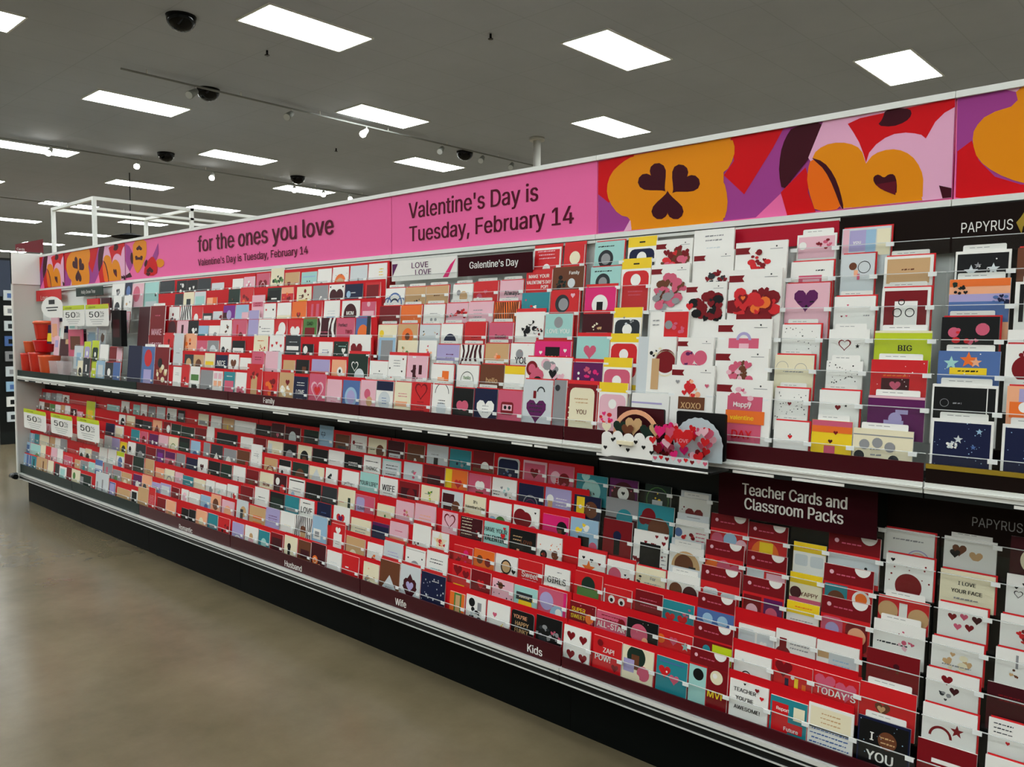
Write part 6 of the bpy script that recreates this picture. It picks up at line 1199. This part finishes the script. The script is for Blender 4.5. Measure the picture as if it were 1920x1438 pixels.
# ---------------------------------------------------------------- open pop-up cards on the shelf edge
def popup(x, z, w, h, label, kind):
    t = empty('pop_up_card', (x, 2.262, z), label, 'pop-up card')
    MB().prism(rrect(-w, 0, w, h, .006), .004, .014, pap('m' if kind == 0 else 'k'), pap('k')).build('backing_card', t)
    if kind == 0:
        b = MB(); A = [(.09*math.cos(math.pi*i/16), .055+.085*math.sin(math.pi*i/16)) for i in range(17)]; B_ = [(.075*math.cos(math.pi*i/16), .055+.07*math.sin(math.pi*i/16)) for i in range(17)]
        for i in range(16): b.prism([A[i], A[i+1], B_[i+1], B_[i]], -.02, -.017, pap('q'))
        b.build('arch', t)
        b = MB()
        for i, (u, v, s, c) in enumerate(((-.055,.075,.06,'e'),(.0,.085,.07,'T'),(.055,.07,.06,'e'),(-.02,.07,.05,'B'),(.09,.08,.05,'T'),(-.1,.075,.04,'i'),(.1,.09,.03,'k'))): b.prism(heart(u, v, s), -.03-.003*i, -.0285-.003*i, pap(c))
        b.build('heart_cluster', t)
        b = MB()
        for L, (y, hh) in enumerate(((-.05,.055),(-.07,.038))):
            P = [(-.115+.02*L,-.012),(.1,-.012)]; n = 5-L; rr = (.215-.02*L)/n/2
            for q in range(n):
                cx = .1-rr*(2*q+1); P += [(cx+rr*math.cos(math.pi*i/8), hh-rr*.4+rr*(.8+.25*(q % 2))*math.sin(math.pi*i/8)) for i in range(9)]
            b.prism(P, y, y+.0015, wt)
            for i in range(7): b.prism(heart(-.095+.03*i+.01*L, .012+.014*((i*5) % 3), .016), y-.001, y-.0002, pap('k'))
        b.build('scalloped_base', t)
        b = MB(); b.box(-.03,.03,-.085,-.075,.03,.042,pap('i')); b.build('banner', t)
    else:
        b = MB(); P = [(-.085,-.004)] + [(.085*math.cos(a)*(1+.03*(i % 2)), .04+.09*math.sin(a)*(1+.03*(i % 2))) for i, a in [(i, math.pi*i/24) for i in range(25)]][::-1][::-1]
        P = [(.085,-.004)] + [(.085*math.cos(math.pi*i/24)*(1+.03*(i % 2)), .04+.09*math.sin(math.pi*i/24)*(1+.03*(i % 2))) for i in range(25)] + [(-.085,-.004)]
        b.prism(P, -.012, -.0105, mat('frosted_lace', (190,204,208), .3)); b.build('lace_dome', t)
        rnd = random.Random(5); b = MB()
        for i in range(46):
            u, v = rnd.uniform(-.13, .06), rnd.uniform(.0, .1); b.prism(heart(u, v, rnd.uniform(.022,.045), rnd.uniform(-.4,.4)), -.02-.0012*i, -.019-.0012*i, pap('RPpHRD'[i % 6]))
        b.build('heart_cluster', t)
        b = MB(); b.prism(heart(-.01,.07,.075), -.084,-.08, pap('R'))
        put_text(b, 'LOVE', -.03, .01, .06, .011, -.0845, pap('p'), .02); b.build('front_heart', t)
        b = MB(); b.box(-.12,.075,-.08,-.078,-.012,.012, mat('clear_base', (206,214,214), .2)); 
        for i in range(9): b.prism(heart(-.11+.022*i, .001+.004*(i % 2), .016), -.081, -.0803, pap('PRDp'[i % 4]))
        b.build('base_strip', t)
popup(-1.515, 1.105, .092, .145, 'open pop-up card with ivory arch and white heart-dotted base', 0)
popup(-1.29, 1.103, .086, .147, 'open pop-up card with lace dome and red hearts on black', 1)
t = empty('shelf_tray', (-1.41, 2.2, 1.075), 'black display tray under the open pop-up cards', 'tray'); MB().box(-.21,.21,-.025,.085,.0,.006, black_metal).build('tray_base', t); b = MB(); b.tube((-.2,-.025,.004),(.2,-.025,.004),.003,rail_metal,8); b.build('tray_lip', t)
# ---------------------------------------------------------------- ceiling fittings
dome_m = mat('smoked_dome', (4,4,5), .1, spec=.2)
def dome(x, y, label):
    t = empty('camera_dome', (x, y, CEIL), label, 'security camera', 'black ceiling camera domes')
    MB().lathe([(0,-.014),(.142,-.014),(.145,-.001),(0,-.001)], mat('dome_ring', (14,14,14), .5, spec=.1)).build('ring', t)
    MB().lathe([(.14,-.02)] + [(.14*math.cos(a), -.02-.13*math.sin(a)) for a in [math.pi/2*i/7 for i in range(1, 8)]], dome_m, n=24).build('dome_cover', t)
dome(-7.96,3.82,'black camera dome beside the nearest ceiling panel'); dome(-10.05,5.16,'black camera dome next to the first track'); dome(-14.13,6.47,'black camera dome on the far side of the second track')
dome(-14.25,9.16,'black camera dome above the row of lit spotlights'); dome(-10.16,9.8,'black camera dome nearest the hanging pole')
def track(x, y0, y1, label):
    t = empty('light_track', (x, y0, CEIL), label, 'light track'); b = MB(); b.box(-.011,.011,0,y1-y0,-.07,-.05, mat('track_grey', (120,122,116), .5)); b.build('track_bar', t)
    h = MB(); q = .3
    while q < y1-y0: h.box(-.006,.006,q-.006,q+.006,-.05,-.001, white_metal); q += 1.2
    h.build('hanger_rod', t)
track(-9.85, 4.0, 12.2, 'grey lighting track nearest the header'); track(-14.75, 3.6, 12.4, 'grey lighting track carrying the lit spotlights'); track(-21.2, 3.5, 12.5, 'grey lighting track far down the store')
bulb = mat('spot_bulb', (255,252,240), .3, emit=60.)
def spot(x, y, lit, label, d=(.12,-.2)):
    t = empty('track_spotlight', (x, y, CEIL-.07), label, 'spotlight', 'spotlights on the ceiling tracks'); e = Vector((d[0], d[1], -.14))
    b = MB(); b.tube((0,0,0), (0,0,-.06), .009, white_metal, 8); b.build('stem', t)
    c = MB(); e *= .62; c.tube((0,0,-.05), Vector((0,0,-.05))+e, .034, mat('spot_grey',(120,122,116),.5) if not lit else white_metal, 12, .05); c.build('lamp_head', t)
    n = e.normalized(); g = MB(); p = Vector((0,0,-.05))+e; g.tube(p+n*.001, p+n*.01, .045, bulb if lit else mat('dark_lens',(190,192,188),.2), 12); g.build('lamp_lens', t)
for i, (y, l) in enumerate(((4.9,'unlit grey spotlight next to a camera dome'),(6.25,'unlit grey spotlight, second on the near track'),(7.5,'white spotlight below the middle ceiling panel'),(9.0,'unlit grey spotlight beyond the white one'),(9.92,'unlit grey spotlight next to the farther dome'),(10.65,'unlit grey spotlight nearest the hanging pole'))): spot(-9.85, y, i == 2, l)
for y, l in ((4.85,'lit spotlight over the long lit panel'),(6.26,'lit spotlight alone in dark ceiling'),(7.64,'lit spotlight before the second panel'),(9.4,'lit spotlight at the near end of a lit panel'),(10.1,'lit spotlight at the far end of a lit panel'),(10.78,'lit spotlight nearest the pink header')): spot(-14.75, y, True, l, (.2,-.14))
for y, l in ((4.6,'lit spotlight far down the store, first of two'),(5.0,'lit spotlight far down the store, second of two')): spot(-21.2, y, True, l, (.2,-.14))
t = empty('ceiling_pole', (-8.6, 9.87, 0), 'slim pale pole rising to the ceiling behind the header', 'pole'); b = MB(); b.tube((0,0,0),(0,0,CEIL-.02),.06,grey_panel,14); b.build('shaft', t); b = MB(); b.tube((0,0,CEIL-.05),(0,0,CEIL-.001),.12,grey_panel,14); b.build('flange', t)
for x, y, l in ((-6.03,6.18,'small sprinkler head alone on the ceiling'),(-8.2,4.9,'small sprinkler head near the big dome'),(-11.6,8.2,'small sprinkler head between the tracks')):
    t = empty('sprinkler_head', (x, y, CEIL), l, 'sprinkler'); b = MB(); b.tube((0,0,-.001),(0,0,-.05),.012,dome_m,8); b.tube((0,0,-.05),(0,0,-.056),.028,dome_m,10); b.build('nozzle', t)
# ---------------------------------------------------------------- white tube frame over the next aisle
fr = empty('tube_frame', (-11.3, 5.6, 0), 'white square tube frame standing above the next aisle', 'frame')
def fbox(n, *b): MB().box(b[0]+11.3, b[1]+11.3, b[2]-5.6, b[3]-5.6, b[4], b[5], white_metal).build(n, fr)
Q = .022
for x in (-10.6, -12.0):
    for y in (3.95, 5.18, 6.41): fbox('post', x-Q, x+Q, y-Q, y+Q, 0, 3.14)
    fbox('top_rail', x-Q, x+Q, 3.95+Q, 7.6, 3.10, 3.14)
fbox('lower_rail', -10.6-Q, -10.6+Q, 3.95+Q, 7.6, 2.98, 3.01)
for y in (3.95, 5.18, 6.41): fbox('cross_rail', -12.0+Q, -10.6-Q, y-Q, y+Q, 3.10, 3.14)
t = empty('pendant_shade', (-16.4, 6.78, 3.34), 'dark round shade seen just above the header', 'lamp shade'); b = MB(); b.lathe([(0,.08),(.1,.07),(.22,.03),(.36,0),(.34,-.01),(0,.05)], mat('matt_shade', (10,10,11), .8, spec=.05)); b.build('shade', t); b = MB(); b.tube((0,0,.07),(0,0,CEIL-3.3),.01,black_metal,6); b.build('cord', t)
# ---------------------------------------------------------------- dark red aisle marker on the end panel
t = empty('aisle_marker', (-7.985, 2.43, 2.172), 'dark red aisle marker on top of the white end panel', 'sign'); b = MB()
b.prism([(-.11,.012),(.11,.012),(.11,.135),(-.11,.07)], 0, .008, mat('marker_red', (104,14,26), .4)); put_text(b, 'Cards', -.1, -.04, .022, .02, -.001, wt, .0)
b.build('marker_board', t, None, (0,0,math.pi/2)); b = MB(); b.box(-.1,-.085,.0,.01,-.002,.02,white_metal); b.box(.085,.1,.0,.01,-.002,.02,white_metal); b.build('marker_foot', t, None, (0,0,math.pi/2))
# ---------------------------------------------------------------- next aisle seen past the end panel
t = empty('goods_gondola', (-13.2, 3.9, 0), 'dark gondola of pale packs seen past the end panel', 'shelving'); ux = -13.2; b = MB()
MB().box(-3.2, 1.0, .0, .06, .12, 2.2, black_metal).build('back_panel', t); MB().box(-3.2, 1.0, -.6, .06, 0, .16, deck_dark).build('base_deck', t)
b = MB(); b.box(.94, 1.0, -.6, .0, .16, 2.45, black_metal); b.build('end_upright', t)
b = MB(); b.box(.9,1.02,-.62,-.42,1.95,2.42,mat('navy_blade',(44,54,74),.4)); b.box(.93,.99,-.6215,-.62,2.2,2.3,wt); b.build('end_blade', t)
SHZ = (.16,.48,.74,.98,1.22,1.5,1.78)
for z in SHZ[1:]:
    s = MB(); s.box(-3.2,.93,-.55,0,z-.03,z-.005,black_metal); s.box(-3.2,.93,-.565,-.55,z-.04,z,white_metal); s.build('shelf_board', t)
rnd = random.Random(3)
for i, z in enumerate(SHZ):
    x = -3.1; n = 0
    while x < .8:
        w = rnd.uniform(.14,.3); h = rnd.uniform(.14,.2); c = rnd.choice('wsGswal' if i > 2 else 'cGks'); y = 3.9-.5
        q = empty('goods_pack', (ux+x+w/2, y, z+.001 if i else .161), '%s pack on shelf %s of the dark gondola, pack %s along' % ({'w':'white','s':'silver','G':'grey','a':'pale green','l':'pale blue','c':'charcoal','k':'black'}[c], ORD[i], ORD[min(n,7)] if n < 8 else 'far'), 'pack', 'packs on the next aisle')
        m_ = MB(); m_.box(-w/2+.005, w/2-.005, 0, .35, 0, h, pap(c)); m_.build('pack_body', q); m_ = MB(); m_.box(-w/3, w/3, -.002, 0, h*.3, h*.7, pap(rnd.choice('wGTbs'))); m_.build('pack_label', q)
        x += w + .01; n += 1
for i in range(9):
    z = .3 + i*.2
    q = empty('hang_pack', (-12.195, 3.62 - .0, z), 'small pale pack hanging on the gondola end, %s up' % (ORD[i] if i < 8 else 'topmost'), 'pack', 'packs hung on the gondola end'); m_ = MB()
    m_.box(0,.03,-.24,-.02,0,.13,pap('swlsGbsws'[i])); m_.build('pack_body', q); m_ = MB(); m_.box(.03,.032,-.2,-.06,.03,.09,pap('ckbGckcGb'[i])); m_.build('pack_label', q)
# far shop front down the store
t = empty('far_display', (-21.4, 6.0, 0), 'pale far display with coral sign at the end of the store', 'display')
MB().box(-.4,.4,-.3,3,0,2.1,mat('pale_goods',(206,210,200),.6)).build('display_body', t); MB().box(.36,.42,-.32,3.02,2.3,2.78,mat('coral_sign',(226,130,120),.6)).build('display_sign', t)
b = MB(); b.box(.34,.4,-.3,-.2,2.1,2.3,white_metal); b.box(.34,.4,2.9,3,2.1,2.3,white_metal); b.build('sign_post', t)
